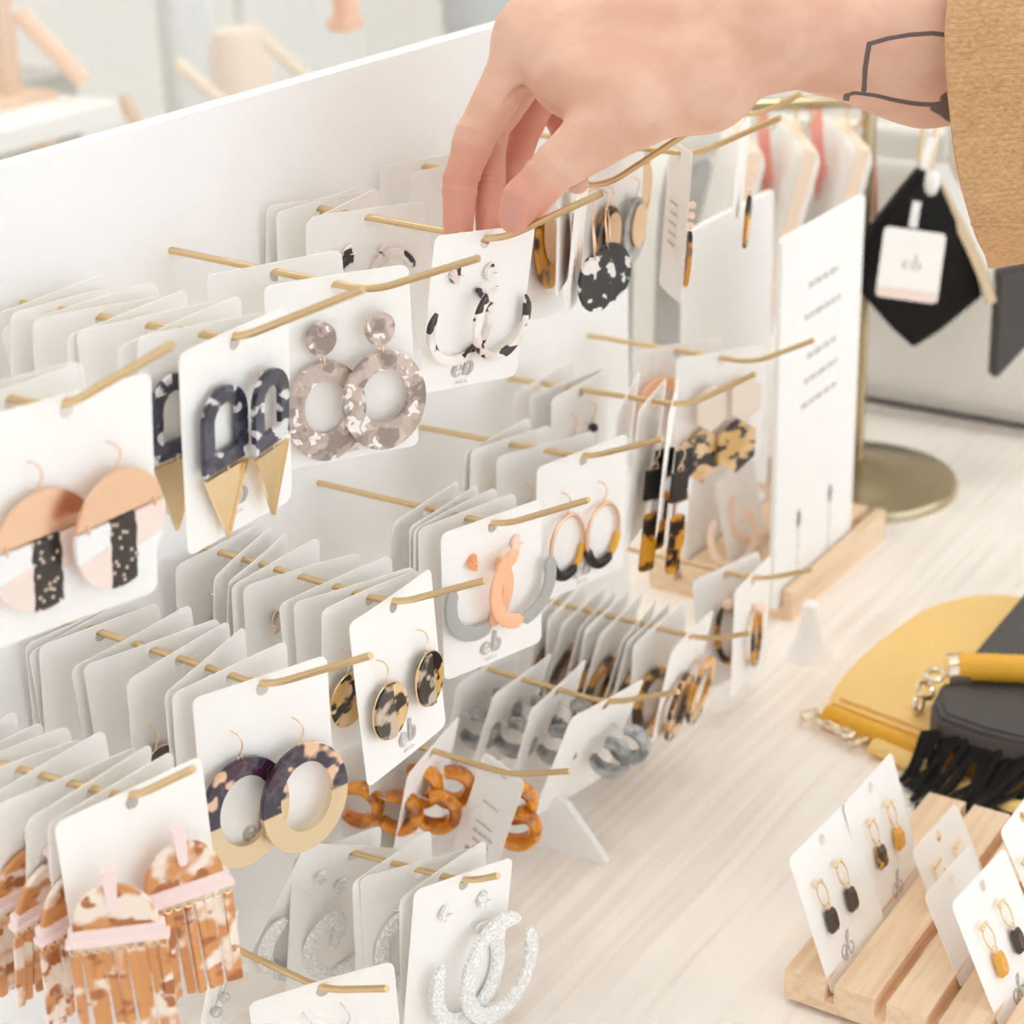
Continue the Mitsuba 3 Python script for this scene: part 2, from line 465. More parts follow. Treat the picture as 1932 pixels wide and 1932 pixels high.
CARDS = {
    'disc': ((1, -2), -0.1283, 10.6, 4.0, -2.5, 0.0798, 0.0965),
    'disc_b1': ((1, -2), -0.0977, 5.1, 2.8, 0.1, 0.0750, 0.0830),
    'disc_b2': ((1, -2), -0.0874, 21.5, 2.8, 2.2, 0.0761, 0.0830),
    'navy_b2': ((1, -1), -0.0130, 12.8, 2.8, 5.8, 0.0748, 0.0830),
    'navy_b3': ((1, -1), -0.0249, -5.6, 2.9, -5.9, 0.0672, 0.0830),
    'navy_b4': ((1, -1), -0.0376, 27.8, 2.6, 7.4, 0.0731, 0.0830),
    'navy_b5': ((1, -1), -0.0501, 17.6, 2.7, -3.2, 0.0672, 0.0830),
    'navy_b6': ((1, -1), -0.0663, 5.6, 6.6, 2.9, 0.0689, 0.0830),
    'navy_b7': ((1, -1), -0.0790, 22.3, 1.4, 0.5, 0.0682, 0.0830),
    'navy_b8': ((1, -1), -0.0966, 7.6, 9.2, 5.0, 0.0697, 0.0830),
    'navy_b9': ((1, -1), -0.1099, 14.8, 2.4, -3.8, 0.0671, 0.0830),
    'navy': ((1, -1), -0.1271, 1.5, 6.0, 1.5, 0.0688, 0.0948),
    'mauve_b1': ((1, 0), -0.0667, 30.5, 1.9, 1.9, 0.0690, 0.0830),
    'mauve': ((1, 0), -0.1038, 33.7, 0.3, 0.4, 0.0716, 0.0926),
    'ivory_b1': ((1, 1), -0.0130, 11.3, 3.0, -5.2, 0.0673, 0.0830),
    'ivory_b2': ((1, 1), -0.0150, 2.4, 2.0, -1.0, 0.0678, 0.0830),
    'ivory_b3': ((1, 1), -0.0312, -3.2, 5.0, 2.4, 0.0684, 0.0830),
    'ivory_b4': ((1, 1), -0.0485, 29.9, 3.0, -1.4, 0.0678, 0.0830),
    'ivory': ((1, 1), -0.1208, 15.6, 6.1, -6.2, 0.0674, 0.0836),
    'oval_b1': ((1, 2), -0.0130, 12.5, 3.6, -3.4, 0.0675, 0.0830),
    'oval_b2': ((1, 2), -0.0354, 14.9, 8.5, 0.4, 0.0682, 0.0830),
    'oval_b3': ((1, 2), -0.0820, -5.0, -7.5, -8.6, 0.0675, 0.0830),
    'oval_b4': ((1, 2), -0.1082, -21.9, 2.4, -2.6, 0.0591, 0.0616),
    'oval_e': ((1, 2), -0.1182, -20.1, 5.6, -3.0, 0.0374, 0.0750),
    'gold': ((1, 3), -0.0802, 3.9, 4.0, -1.4, 0.0676, 0.0830),
    'tag': ((1, 3), -0.1247, 137.9, -5.5, 3.4, 0.0534, 0.0883),
    'tag2': ((1, 4), -0.1169, -16.1, 1.4, -19.6, 0.0357, 0.0686),
    'tassel_b0': ((2, -2), -0.0358, -4.8, 2.8, 1.1, 0.0684, 0.0830),
    'tassel_b1': ((2, -2), -0.0469, 6.9, 2.9, -1.7, 0.0671, 0.0830),
    'tassel_b2': ((2, -2), -0.0563, 18.9, 2.8, 2.5, 0.0704, 0.0830),
    'tassel_b3': ((2, -2), -0.0706, 10.4, 2.9, -6.1, 0.0650, 0.0830),
    'tassel_b4': ((2, -2), -0.0845, 6.6, 2.7, 3.9, 0.0703, 0.0830),
    'tassel_b5': ((2, -2), -0.1010, 14.2, 10.8, -0.9, 0.0675, 0.0830),
    'tassel_b6': ((2, -2), -0.1134, 4.2, 14.4, 2.9, 0.0690, 0.0830),
    'tassel_b7': ((2, -2), -0.1260, 5.2, 7.3, 1.1, 0.0685, 0.0830),
    'tassel': ((2, -2), -0.1367, 13.0, -1.2, 0.3, 0.0722, 0.0899),
    'gem_b1': ((2, -1), -0.0130, 9.2, 4.7, 1.0, 0.0683, 0.0830),
    'gem_b2': ((2, -1), -0.0161, 7.4, 6.7, 5.0, 0.0705, 0.0830),
    'gem_b3': ((2, -1), -0.0240, 13.8, 5.7, -0.9, 0.0679, 0.0830),
    'gem_b4': ((2, -1), -0.0456, 10.2, 4.7, 5.7, 0.0708, 0.0830),
    'gem_b5': ((2, -1), -0.0579, 22.8, 4.2, 3.0, 0.0704, 0.0830),
    'gem_b6': ((2, -1), -0.0744, 2.1, 4.8, 1.6, 0.0686, 0.0830),
    'gem_b7': ((2, -1), -0.0909, -8.5, 2.3, 1.8, 0.0685, 0.0830),
    'gem_b8': ((2, -1), -0.1057, 10.0, 3.7, 0.2, 0.0681, 0.0830),
    'halfhoop': ((2, -1), -0.1239, 21.5, 0.7, -0.5, 0.0697, 0.0893),
    'coin_b1': ((2, 0), -0.0130, 0.6, 3.9, -1.7, 0.0677, 0.0830),
    'coin_b2': ((2, 0), -0.0292, -13.4, 5.9, -0.2, 0.0680, 0.0830),
    'coin_b3': ((2, 0), -0.0397, -12.9, 6.1, -1.1, 0.0678, 0.0830),
    'coin_b4': ((2, 0), -0.0512, 1.8, 4.0, 0.7, 0.0683, 0.0830),
    'coin_b5': ((2, 0), -0.0683, 23.1, 3.2, -0.1, 0.0683, 0.0830),
    'coin_b6': ((2, 0), -0.0900, 16.7, 5.0, 4.1, 0.0699, 0.0830),
    'coin_b7': ((2, 0), -0.1019, 24.8, 4.2, 1.2, 0.0689, 0.0830),
    'coin_b8': ((2, 0), -0.1116, 9.7, 3.1, -1.9, 0.0673, 0.0830),
    'coin': ((2, 0), -0.1250, -0.4, -2.0, 1.2, 0.0698, 0.0922),
    'peach_b1': ((2, 1), -0.0751, -1.9, 12.5, 0.4, 0.0653, 0.0830),
    'peach_b2': ((2, 1), -0.0877, -1.4, 2.6, 0.0, 0.0680, 0.0830),
    'peach_b3': ((2, 1), -0.0946, 6.9, 4.9, 1.2, 0.0684, 0.0830),
    'peach_b4': ((2, 1), -0.1029, 16.7, 4.8, 1.0, 0.0684, 0.0830),
    'peach': ((2, 1), -0.1185, 17.9, 2.2, 0.2, 0.0693, 0.0895),
    'resin_b1': ((2, 2), -0.0567, 1.7, 4.0, 0.4, 0.0682, 0.0830),
    'resin_b2': ((2, 2), -0.0664, 12.0, 2.9, -3.4, 0.0673, 0.0830),
    'resin_b3': ((2, 2), -0.0909, 25.2, 3.8, 0.3, 0.0684, 0.0830),
    'resin': ((2, 2), -0.1155, 16.7, 4.5, 1.6, 0.0704, 0.0902),
    'black_b1': ((2, 3), -0.0264, 2.3, 1.4, 1.8, 0.0683, 0.0830),
    'black_b2': ((2, 3), -0.0444, 12.9, 3.3, -0.5, 0.0680, 0.0830),
    'black_b3': ((2, 3), -0.0540, 1.0, 2.6, -0.5, 0.0679, 0.0830),
    'black_b4': ((2, 3), -0.0887, -18.7, 7.7, 1.9, 0.0683, 0.0830),
    'black_b5': ((2, 3), -0.1055, -14.1, 5.6, -2.0, 0.0685, 0.0950),
    'black': ((2, 3), -0.1201, -23.4, 5.6, 0.2, 0.0680, 0.0826),
    'square_b1': ((2, 4), -0.0696, 33.3, 1.8, 0.4, 0.0684, 0.0830),
    'square': ((2, 4), -0.1022, 33.3, 1.9, -0.7, 0.0679, 0.0830),
    'band_b1': ((3, 4), -0.1085, 15.4, -7.1, 0.9, 0.0682, 0.0830),
    'band': ((3, 4), -0.1288, -4.9, 1.0, -0.9, 0.0678, 0.0830),
    'ring_b1': ((3, 3), -0.0322, -9.5, 8.7, -4.3, 0.0670, 0.0830),
    'ring_b2': ((3, 3), -0.0404, -8.7, 3.6, -2.0, 0.0674, 0.0830),
    'ring_b3': ((3, 3), -0.0532, -4.3, 15.4, -0.5, 0.0679, 0.0830),
    'ring_b4': ((3, 3), -0.0640, -8.1, 14.1, -0.9, 0.0678, 0.0830),
    'ring_b5': ((3, 3), -0.0710, -4.5, 9.9, -2.3, 0.0675, 0.0830),
    'ring_b6': ((3, 3), -0.0816, -4.6, 15.8, 0.7, 0.0682, 0.0830),
    'ring_b7': ((3, 3), -0.0960, -9.1, 15.4, -0.6, 0.0678, 0.0830),
    'ring_b8': ((3, 3), -0.1032, -4.0, 13.9, -0.1, 0.0679, 0.0830),
    'ring_b9': ((3, 3), -0.1106, 1.2, 4.5, 2.7, 0.0689, 0.0830),
    'ring': ((3, 3), -0.1339, -3.7, 11.5, 1.6, 0.0670, 0.0735),
    'grey_b1': ((3, 2), -0.0436, 2.8, 12.0, 0.8, 0.0682, 0.0720),
    'grey_b2': ((3, 2), -0.0688, -0.1, 17.0, -2.5, 0.0694, 0.0720),
    'grey_b3': ((3, 2), -0.0948, -3.1, 16.4, 1.3, 0.0706, 0.0720),
    'grey': ((3, 2), -0.1294, 10.3, 21.0, -2.0, 0.0691, 0.0867),
    'amber_b1': ((3, 1), -0.0257, 3.8, -2.9, 0.5, 0.0679, 0.0830),
    'amber_b2': ((3, 1), -0.0496, 0.8, 0.8, 0.4, 0.0679, 0.0830),
    'amber_b3': ((3, 1), -0.0710, -9.2, 14.6, 3.2, 0.0679, 0.0813),
    'amber': ((3, 1), -0.1196, 95.0, -1.6, -19.2, 0.0313, 0.0792),
    'glitter_b0': ((3, 0), -0.0777, 9.8, -0.9, -9.8, 0.0649, 0.0830),
    'glitter_b1': ((3, 0), -0.0890, 26.6, 10.5, -26.0, 0.0684, 0.0869),
    'glitter_b2': ((3, 0), -0.1146, 2.4, -0.5, -2.9, 0.0668, 0.0830),
    'glitter_b3': ((3, 0), -0.1315, 31.0, -0.8, -1.5, 0.0662, 0.0830),
    'glitter_b4': ((3, 0), -0.1475, 6.7, 3.4, 0.6, 0.0681, 0.0830),
    'glitter': ((3, 0), -0.1605, 16.7, 1.1, -8.1, 0.0661, 0.0875),
    'wire_b1': ((3, -1), -0.0831, -27.0, 12.0, -11.5, 0.0656, 0.0830),
    'wire': ((3, -1), -0.1452, 36.0, 2.3, 2.3, 0.0732, 0.0830),
}

# ---------------------------------------------------------------- the setting
structure('floor', bx(-6, 6, -6, 6, -0.80, -0.76), 'floor_paint', 'pale grey shop floor')
structure('wall_back', bx(-6, 4.7, 3.4, 3.5, -0.76, 2.5), 'wall_paint', 'white wall at the back of the shop')
structure('wall_right', bx(4.6, 4.7, -6, 3.4, -0.76, 2.5), 'wall_paint', 'white wall beyond the end of the table')
structure('wall_left', bx(-3.1, -3.0, -6, 3.4, -0.76, 2.5), 'wall_paint', 'white wall at the near end of the shop')
structure('ceiling', bx(-6, 6, -6, 6, 2.5, 2.6), 'wall_paint', 'white shop ceiling')
for x, y in LAMPS:
    t = thing('ceiling_light', 'round white ceiling downlight', 'ceiling light', 'downlights in the ceiling')
    put(t, 'housing', shape('lamp_house', lambda: lathe([(0.0, 0.04), (0.15, 0.04), (0.15, 0.0), (0.13, 0.0), (0.13, 0.03), (0.0, 0.03)], 32), 'lamp_case'), TR(x, y, 2.46))
    d = ply(trimesh.creation.cylinder(0.128, 0.004, sections=32), 'lamp_case')
    scene[t + '__diffuser'] = {**d, 'to_world': T4(TR(x, y, 2.475).tolist()), 'emitter': {'type': 'area', 'radiance': rgb(LAMP_POWER * 1.05, LAMP_POWER, LAMP_POWER * 0.92)}}
t = thing('display_table', 'long pale whitewashed wooden shop table under the whole display', 'table')
put(t, 'tabletop', ply(bx(-0.85, 1.75, -1.25, 0.42, -0.04, 0.0), 'table_wood'))
for x in (-0.78, 1.68):
    for y in (-1.18, 0.35):
        put(t, 'leg', ply(bx(x - 0.04, x + 0.04, y - 0.04, y + 0.04, -0.76, -0.04), 'oak'))

# ---------------------------------------------------------------- the board and its hooks
t = thing('display_board', 'tall white display board standing on the table and holding rows of brass hooks', 'display board')
put(t, 'panel', ply(bx(-0.62, 0.4555, 0.0, 0.012, 0.0, 0.4855), 'board_white'))
foot = Polygon([(0.0, 0.0), (-0.135, 0.0), (-0.138, 0.003), (-0.1092, 0.0367), (-0.101, 0.038), (-0.088, 0.030), (0.0, 0.030)])
for x in (0.1835, -0.42):
    m = trimesh.creation.extrude_polygon(foot, 0.005, engine='earcut')
    m.vertices = np.stack([m.vertices[:, 2] + x, m.vertices[:, 0], m.vertices[:, 1]], 1)
    m.fix_normals()
    put(t, 'foot', ply(m, 'board_white'), label='white triangular foot')

HELD = {(1, -2): 'split disc', (1, -1): 'navy arch', (1, 0): 'mauve ring', (1, 1): 'white and dark shell hoop', (1, 2): 'black and white disc', (1, 3): 'gold oval', (1, 4): 'back-turned hang tag',
        (2, -2): 'rust tassel', (2, -1): 'half-gold ring', (2, 0): 'two-tone shell disc', (2, 1): 'peach and grey hoop', (2, 2): 'gold hoop with dark dip', (2, 3): 'black bar drop', (2, 4): 'spotted hexagon',
        (3, -1): 'bottom edge silver wire', (3, 0): 'clear glitter hoop', (3, 1): 'amber hoop', (3, 2): 'marbled grey hoop', (3, 3): 'spotted tortoise ring', (3, 4): 'thin tortoise band'}


def peg_path(q):
    X, z0, by, bz, ty, tz = q
    R, B, E = np.array([0.004, z0]), np.array([by, bz]), np.array([ty, tz])
    a, b = (R - B) / np.linalg.norm(R - B), (E - B) / np.linalg.norm(E - B)
    L = min(0.014, np.linalg.norm(E - B) * 0.6)
    P, Q = B + a * L, B + b * L
    t = np.linspace(0, 1, 9)[:, None]
    c = (1 - t) ** 2 * P + 2 * t * (1 - t) * B + t * t * Q
    line = np.vstack([R, R + (P - R) * 0.5, c, E])
    return np.stack([np.full(len(line), X), line[:, 0], line[:, 1]], 1)


def peg_point(pk, y):
    X, z0, by, bz, ty, tz = PEGS[pk]
    if y >= by:
        return np.array([X, y, z0 + (bz - z0) * y / by])
    return np.array([X, y, bz + (tz - bz) * (y - by) / (ty - by)])


for pk, q in PEGS.items():
    t = thing('display_hook', 'brass rod hook with upturned tip carrying the %s earring cards' % HELD[pk], 'hook')
    put(t, None, ply(tube(peg_path(q), 0.00175, 12), 'brass', smooth=40))

# ---------------------------------------------------------------- earring cards
TOP = 0.0047


def card_mesh(W, H, curl, seed):
    w, h = W * 1000, H * 1000
    p = rrect(w, h, 4.2, 0, TOP * 1000 - h / 2).difference(ell(0, -1.7, 3.3, 3.3, 20))
    m = slab(p, 0.45, -0.22)
    m = trimesh.Trimesh(*trimesh.remesh.subdivide_to_size(m.vertices, m.faces, 13.0), process=True)
    v = m.vertices.copy()
    s = random.Random(seed)
    ph = s.uniform(0, 6)
    v[:, 2] += curl * ((v[:, 0] / (w / 2)) ** 2 - 0.3) * (0.6 + 0.4 * np.cos(v[:, 1] / h * 2 + ph)) + 0.35 * abs(curl) * np.sin(v[:, 1] / h * 3 + ph)
    m.vertices = v
    return mm(m)


def logo_poly(thin=False):
    if thin:
        t = np.linspace(0, 1, 40)
        e = np.stack([0.2 + 2.6 * np.cos(0.2 - 5.2 * t) * (1 - 0.1 * t), 3.4 + 3.3 * np.sin(0.3 + 5.2 * t - 0.1)], 1)
        parts = [LineString(spline([(-2.6, 3.2), (1.6, 4.2), (1.2, 6.6), (-1.2, 6.2), (-2.2, 2.6), (-0.6, 0.2), (2.0, 1.2)], 40)).buffer(0.42),
                 LineString(spline([(2.0, 1.2), (4.6, 8.0), (5.4, 11.5), (4.4, 11.0), (3.9, 4.0), (5.2, 0.3), (7.6, 1.4), (7.6, 4.6), (5.4, 5.4)], 60)).buffer(0.42)]
        p = unary_union(parts)
    else:
        e = ell(0, 3.5, 3.4, 3.8).difference(ell(0.7, 3.5, 1.6, 3.3)).difference(sbox(0.5, 1.7, 4.2, 3.2)).union(sbox(-1.6, 3.2, 3.2, 3.75))
        b = sbox(4.4, 0.1, 6.7, 12.2).union(sbox(3.6, 11.5, 6.7, 12.2)).union(ell(7.9, 3.5, 3.1, 3.8).difference(ell(7.2, 3.5, 1.5, 3.2)).difference(sbox(3, -1, 5.2, 8)))
        p = unary_union([e, b])
    p = affinity.skew(p, xs=8, origin=(0, 0))
    return affinity.translate(p, -3.8, 0)


def and_co():
    m = meshkit.text_mesh('and co.', 1.9, 0.08)
    m.apply_translation([-m.bounds[:, 0].mean(), 0, 0])
    return mm(m)


def text_part(owner, txt, h, M, bsdf='print_grey', part='printed_text'):
    def mk():
        m = meshkit.text_mesh(txt, h * 0.001, 0.00008)
        m.apply_translation([-m.bounds[:, 0].mean(), 0, 0])
        return m
    put(owner, part, shape(('text', txt, h), mk, bsdf), M)


FRAME = {}
ORD = ['first', 'second', 'third', 'fourth', 'fifth', 'sixth', 'seventh', 'eighth', 'ninth', 'tenth']
rank = {}
for pk in PEGS:
    row = sorted((n for n, c in CARDS.items() if c[0] == pk), key=lambda n: CARDS[n][1])
    front = row[0]
    for i, n in enumerate(row):
        rank[n] = i
FRONT_LABEL = dict(
    disc='large white card with the rose gold split disc earrings, at the left edge', navy='white card with navy arch earrings and gold triangles, front of its hook',
    mauve='white card with the mauve marbled ring earrings, front of its hook', ivory='white card gripped by the hand, with white and dark shell hoops',
    oval_e='white card turned edge-on behind the black and white disc earrings', gold='white card with gold oval earrings, right of the fingers below the wrist', tag='narrow card seen from its back with a tortoise drop, hanging past the board end',
    tag2='small narrow card with a long tortoise drop, hanging directly under the wrist', tassel='white card with rust shell tassel earrings, bottom left corner',
    halfhoop='white card with half tortoise half gold ring earrings, front of its hook', coin='white card with two-tone tortoise shell disc earrings, front of its hook',
    peach='white card with peach and grey hoops, front of its hook', resin='white card with thin gold hoops dipped in black and amber, front of its hook', black='white card turned edge-on with black bar drop earrings, front of its hook',
    square='white card with beige and spotted hexagon earrings, front of its hook', band='white card with a thin dark tortoise band hoop, nearest the wooden sign block', ring='white card with spotted tortoise ring earrings, front of a long row',
    grey='white card with chunky marbled grey hoops, front of its hook', amber='white card turned to show its printed back, in front of amber hoops', glitter='white card with clear glitter hoops, front of its hook, bottom centre',
    wire='white card cut by the bottom edge of the picture, on the lowest hook')
for i, (n, (pk, y, yaw, pit, rol, W, H)) in enumerate(CARDS.items()):
    lab = FRONT_LABEL.get(n) or 'white earring card, %s behind the front card on the %s hook' % (ORD[rank[n] - 1], HELD[pk])
    t = thing('earring_card', lab, 'earring card', None if n in FRONT_LABEL else 'cards hanging behind the front ones')
    FRAME[n] = frame4(peg_point(pk, y), yaw, pit, rol)
    CARDS[n] = CARDS[n] + (t,)
    curl = random.Random(n).uniform(-1.0, 1.6)
    put(t, 'card', ply(card_mesh(W, H, curl, n), 'paper', smooth=30), FRAME[n])


def logo(n, u, v, s=1.0):
    t = CARDS[n][-1]
    M = FRAME[n] @ TR(u / 1000, v / 1000, 0.0011) @ np.diag([s, s, 1, 1])
    put(t, 'logo', shape('logo', lambda: mm(slab(logo_poly(), 0.08)), 'print_grey'), M, label='printed grey lettering eb')
    put(t, 'small_print', shape('andco', and_co, 'print_grey'), M @ TR(0.0005, -0.0042, 0), label='tiny printed words and co.')


for n, u, v in [('navy', -3.3, -77.5), ('ivory', -6.1, -72.5), ('coin', -0.5, -79), ('peach', -3.1, -77.5), ('resin', 0.2, -78.5), ('halfhoop', -9, -78), ('mauve', 0, -80)]:
    logo(n, u, v)
logo('glitter_b1', 13.3, -75, 0.9)
t = CARDS['amber'][-1]
Mb = FRAME['amber']
text_part(t, 'EB And Co', 2.4, Mb @ TR(0.001, -0.050, 0.0012) @ np.diag([0.9, 1.0, 1, 1]), 'print_dark')
for k in range(2):
    put(t, 'printed_line', shape(('backline', k), lambda: bx(-0.006 + 0.002 * k, 0.006, 0, 0.0014, 0, 0.0001), 'print_grey'), Mb @ TR(0.001, -0.056 - 0.005 * k, 0.0012))
for k in range(12):
    put(t, 'barcode_bar', shape(('bar', k % 3), lambda: bx(-0.0002 - 0.0001 * (k % 3), 0.0002, 0, 0.009, 0, 0.0001), 'print_dark'), Mb @ TR(-0.007 + 0.0011 * k, -0.072, 0.0012))
for v in (-0.026, -0.042):
    put(t, 'slit', shape('slit', lambda: bx(-0.006, 0.006, 0, 0.0005, 0, 0.0001), 'print_dark'), Mb @ TR(0, v, 0.0012))
t = CARDS['tag'][-1]
Mb = FRAME['tag'] @ ROT([0, 1, 0], 0)
for k in range(5):
    put(t, 'printed_line', shape(('tagline', k), lambda: bx(-0.010 + 0.002 * (k % 2), 0.008, 0, 0.0012, 0, 0.0001), 'print_grey'), Mb @ TR(0, -0.03 - 0.006 * k, 0.0013))

# ---------------------------------------------------------------- earrings
def on(n, u, v, d=3.0, twist=0.0, roll=0.0):
    """A place on the front of card n (mm right of, above and in front of the hook), turned about the upright axis."""
    return FRAME[n] @ TR(u / 1000, v / 1000, d / 1000) @ ROT([0, 1, 0], twist) @ ROT([0, 0, 1], roll)


def hook_wire(t, M, metal, h=12.0):
    """Fish-hook ear wire whose loop hangs at the origin of M and whose end passes into the card."""
    w_ = put(t, 'ear_wire', shape(('wire', h), lambda: mm(tube(spline([(0.2, 0.4, 0.4), (-0.5, 2.6, 0.9), (0.7, 4.6, 1.2), (0.9, h * 0.62, 1.4), (0.0, h * 0.86, 1.0), (-1.3, h, -0.6), (-1.8, h + 0.1, -3.0)], 26), 0.42, 6)), metal, 50), M)
    put(w_, 'loop', shape('wire_loop', lambda: mm(ring(1.2, 0.35, 14, 6)), metal, 50), M @ TR(0, -0.0008, 0.0003))


def card_slit(t, M, metal=None):
    pass


# 1 split discs: rose gold half above, inlaid resin half below
def split_disc(n, u, v, d, tw, side):
    t = thing('split_disc_earring', 'large rose gold, black, white and blush split disc earring, %s one of the pair' % side, 'earring', 'split disc earrings')
    M = on(n, u, v, d, tw)
    R, c = 25.0, 6.2
    full = ell(0, 0, R, R, 72)
    put(t, 'gold_half', shape('sd_top', lambda: mm(soft_slab(full.intersection(sbox(-30, c, 30, 30)), 1.6, 0.25)), 'rose_gold', 30), M)
    low = full.intersection(sbox(-30, -30, 30, c - 1.2))
    rng = np.random.RandomState(5)
    jag = lambda x: [(x + rng.uniform(-0.7, 0.7), y) for y in np.linspace(c, -26, 9)]
    L, Rr = jag(-6.5), jag(8.0)
    stripe = Polygon(L + Rr[::-1]).buffer(0)
    left = Polygon([(-30, c)] + L + [(-30, -26)]).buffer(0)
    right = Polygon([(30, c)] + Rr + [(30, -26)]).buffer(0)
    cutl = Polygon([(-30, -9), (-14, -6), (-2, -4), (-2, -30), (-30, -30)])
    cutr = Polygon([(5, -11), (16, -9), (30, -8), (30, 10), (5, 10)])
    for nm, pl, b in (('black_stripe', stripe, 'terrazzo'), ('white_panel', left.difference(cutl), 'marble_white'), ('blush_panel', left.intersection(cutl), 'blush_stone'),
                      ('blush_panel', right.intersection(cutr), 'blush_stone'), ('white_panel', right.difference(cutr), 'marble_white')):
        pl = pl.intersection(low)
        put(t, nm, ply(mm(soft_slab(pl, 2.0, 0.2)), b), M)
    for x in (-18.5, 18.5):
        put(t, 'jump_ring', shape('sd_ring', lambda: mm(ring(2.0, 0.45, 16, 6, 'yz')), 'rose_gold', 50), M @ TR(x / 1000, (c - 0.6) / 1000, 0.001))
    hook_wire(t, M @ TR(-0.001, 0.026, 0.001), 'rose_gold', 11)


split_disc('disc', -16.5, -54.0, 4.0, 6, 'left')
split_disc('disc', 16.8, -53.5, 7.5, 10, 'right')


# 2 navy arches with gold triangles
def arch_drop(n, u, v, d, tw, lab, w=15.0, grp='navy arch earrings'):
    t = thing('arch_earring', lab, 'earring', grp)
    M = on(n, u, v, d, tw)

    def arch_poly(o):
        return unary_union([ell(0, 0, w - o, w - o, 48).intersection(sbox(-30, 0, 30, 30)), sbox(-(w - o), -22 + o, w - o, 0.1)])
    put(t, 'arch', shape(('arch', w), lambda: mm(soft_slab(arch_poly(0).difference(arch_poly(7.2)), 2.6, 0.35)), 'navy_acetate', 30), M)
    tri = Polygon([(-w + 1, 0), (w - 1, 0), (0, -32)])
    tk = put(t, 'triangle', shape(('tri', w), lambda: mm(soft_slab(tri.buffer(0.5), 1.3, 0.3)), 'gold', 30), M @ TR(0, -0.0245, 0.0006))
    put(tk, 'rim', shape(('tririm', w), lambda: mm(slab(tri.buffer(0.6).difference(tri.buffer(-1.0)), 0.9, 1.1)), 'gold', 30), M @ TR(0, -0.0245, 0.0006))
    put(t, 'jump_ring', shape('ar_ring', lambda: mm(ring(1.7, 0.4, 14, 6, 'yz')), 'gold', 50), M @ TR(0, -0.0232, 0.0012))
    put(t, 'stud', shape('ar_stud', lambda: mm(trimesh.creation.cylinder(1.8, 3.0, sections=16)), 'gold', 50), M @ TR(0, 0.010, -0.0012))


arch_drop('navy', -13.0, -31.0, 3.0, 4, 'navy marbled arch earring with a gold triangle drop, left one on the front card')
arch_drop('navy', 13.2, -30.0, 6.0, 8, 'navy marbled arch earring with a gold triangle drop, right one on the front card', 13.6)
arch_drop('navy_b9', -19, -28.0, 3.0, 15, 'navy marbled arch earring peeking out left behind the front navy arch card')


# 3 mauve rings
def disc_ring(n, u, v, d, tw, rx, lab):
    t = thing('marbled_ring_earring', lab, 'earring', 'mauve marbled ring earrings')
    M = on(n, u, v, d, tw)
    put(t, 'disc', shape('mr_disc', lambda: mm(soft_slab(ell(0, 0, 7.8, 8.3), 2.4, 0.35)), 'mauve_acetate', 30), M @ TR(0, 0.0362, 0))
    put(t, 'ring', shape(('mr_ring', rx), lambda: mm(soft_slab(ell(0, 0, rx, 25, 72).difference(ell(0, 2.0, rx * 0.56, 13.6, 60)), 2.8, 0.4)), 'mauve_acetate', 30), M)
    put(t, 'jump_ring', shape('mr_j', lambda: mm(ring(2.4, 0.4, 16, 6, 'yz')), 'gold', 50), M @ TR(0, 0.0262, 0.0014))


disc_ring('mauve', -11.5, -60.0, 3.0, 6, 20.5, 'marbled mauve ring earring with small disc, lower left one on its card')
disc_ring('mauve', 16.8, -58.4, 6.5, 6, 22.0, 'marbled mauve ring earring with small disc, upper right one on its card')


# 4 open hoops lying against a card, tube or flat band
def band_prof(w, t):
    def f(i, n):
        e = min(1.0, 0.45 + 0.55 * min(i, n - 1 - i) / (0.06 * n))
        return np.array([(w / 2 * e * math.copysign(abs(math.cos(a)) ** 0.6, math.cos(a)), t / 2 * e * math.copysign(abs(math.sin(a)) ** 0.6, math.sin(a))) for a in np.linspace(0, 2 * math.pi, 12, endpoint=False)])
    return f


def hoop_mesh(rx, ry, a0, a1, w, t, n=54):
    return mm(sweep(arc(rx, ry, a0, a1, n), band_prof(w, t), up=[0, 0, 1]))


def post_back(t, M, metal='silver', L=9.0):
    put(t, 'post', shape(('post', L), lambda: mm(tube([(0, 0, -L / 2), (0, 0, L / 2)], 0.4, 6)), metal), M)


def flat_hoop(name, n, u, v, d, tw, segs, rx, ry, w, t, lab, grp, stud=None, roll=0.0):
    k = thing(name, lab, 'earring', grp)
    M = on(n, u, v, d, tw, roll)
    for part, a0, a1, b in segs:
        put(k, part, shape((name, part, rx, ry, a0, a1, w, t), lambda: hoop_mesh(rx, ry, a0, a1, w, t), b, 40), M)
    if stud:
        su, sv, b = stud
        S = on(n, su, sv, 1.0, 0, 0)
        put(k, 'stud', shape(('stud', b), lambda: mm(soft_slab(sector(5.0, 4.6, 95, 265, 24).buffer(0.3), 2.6, 0.4)), b, 40), S)
        post_back(k, S @ TR(-0.003, 0, 0.002) @ ROT([0, 1, 0], 75))
    return k


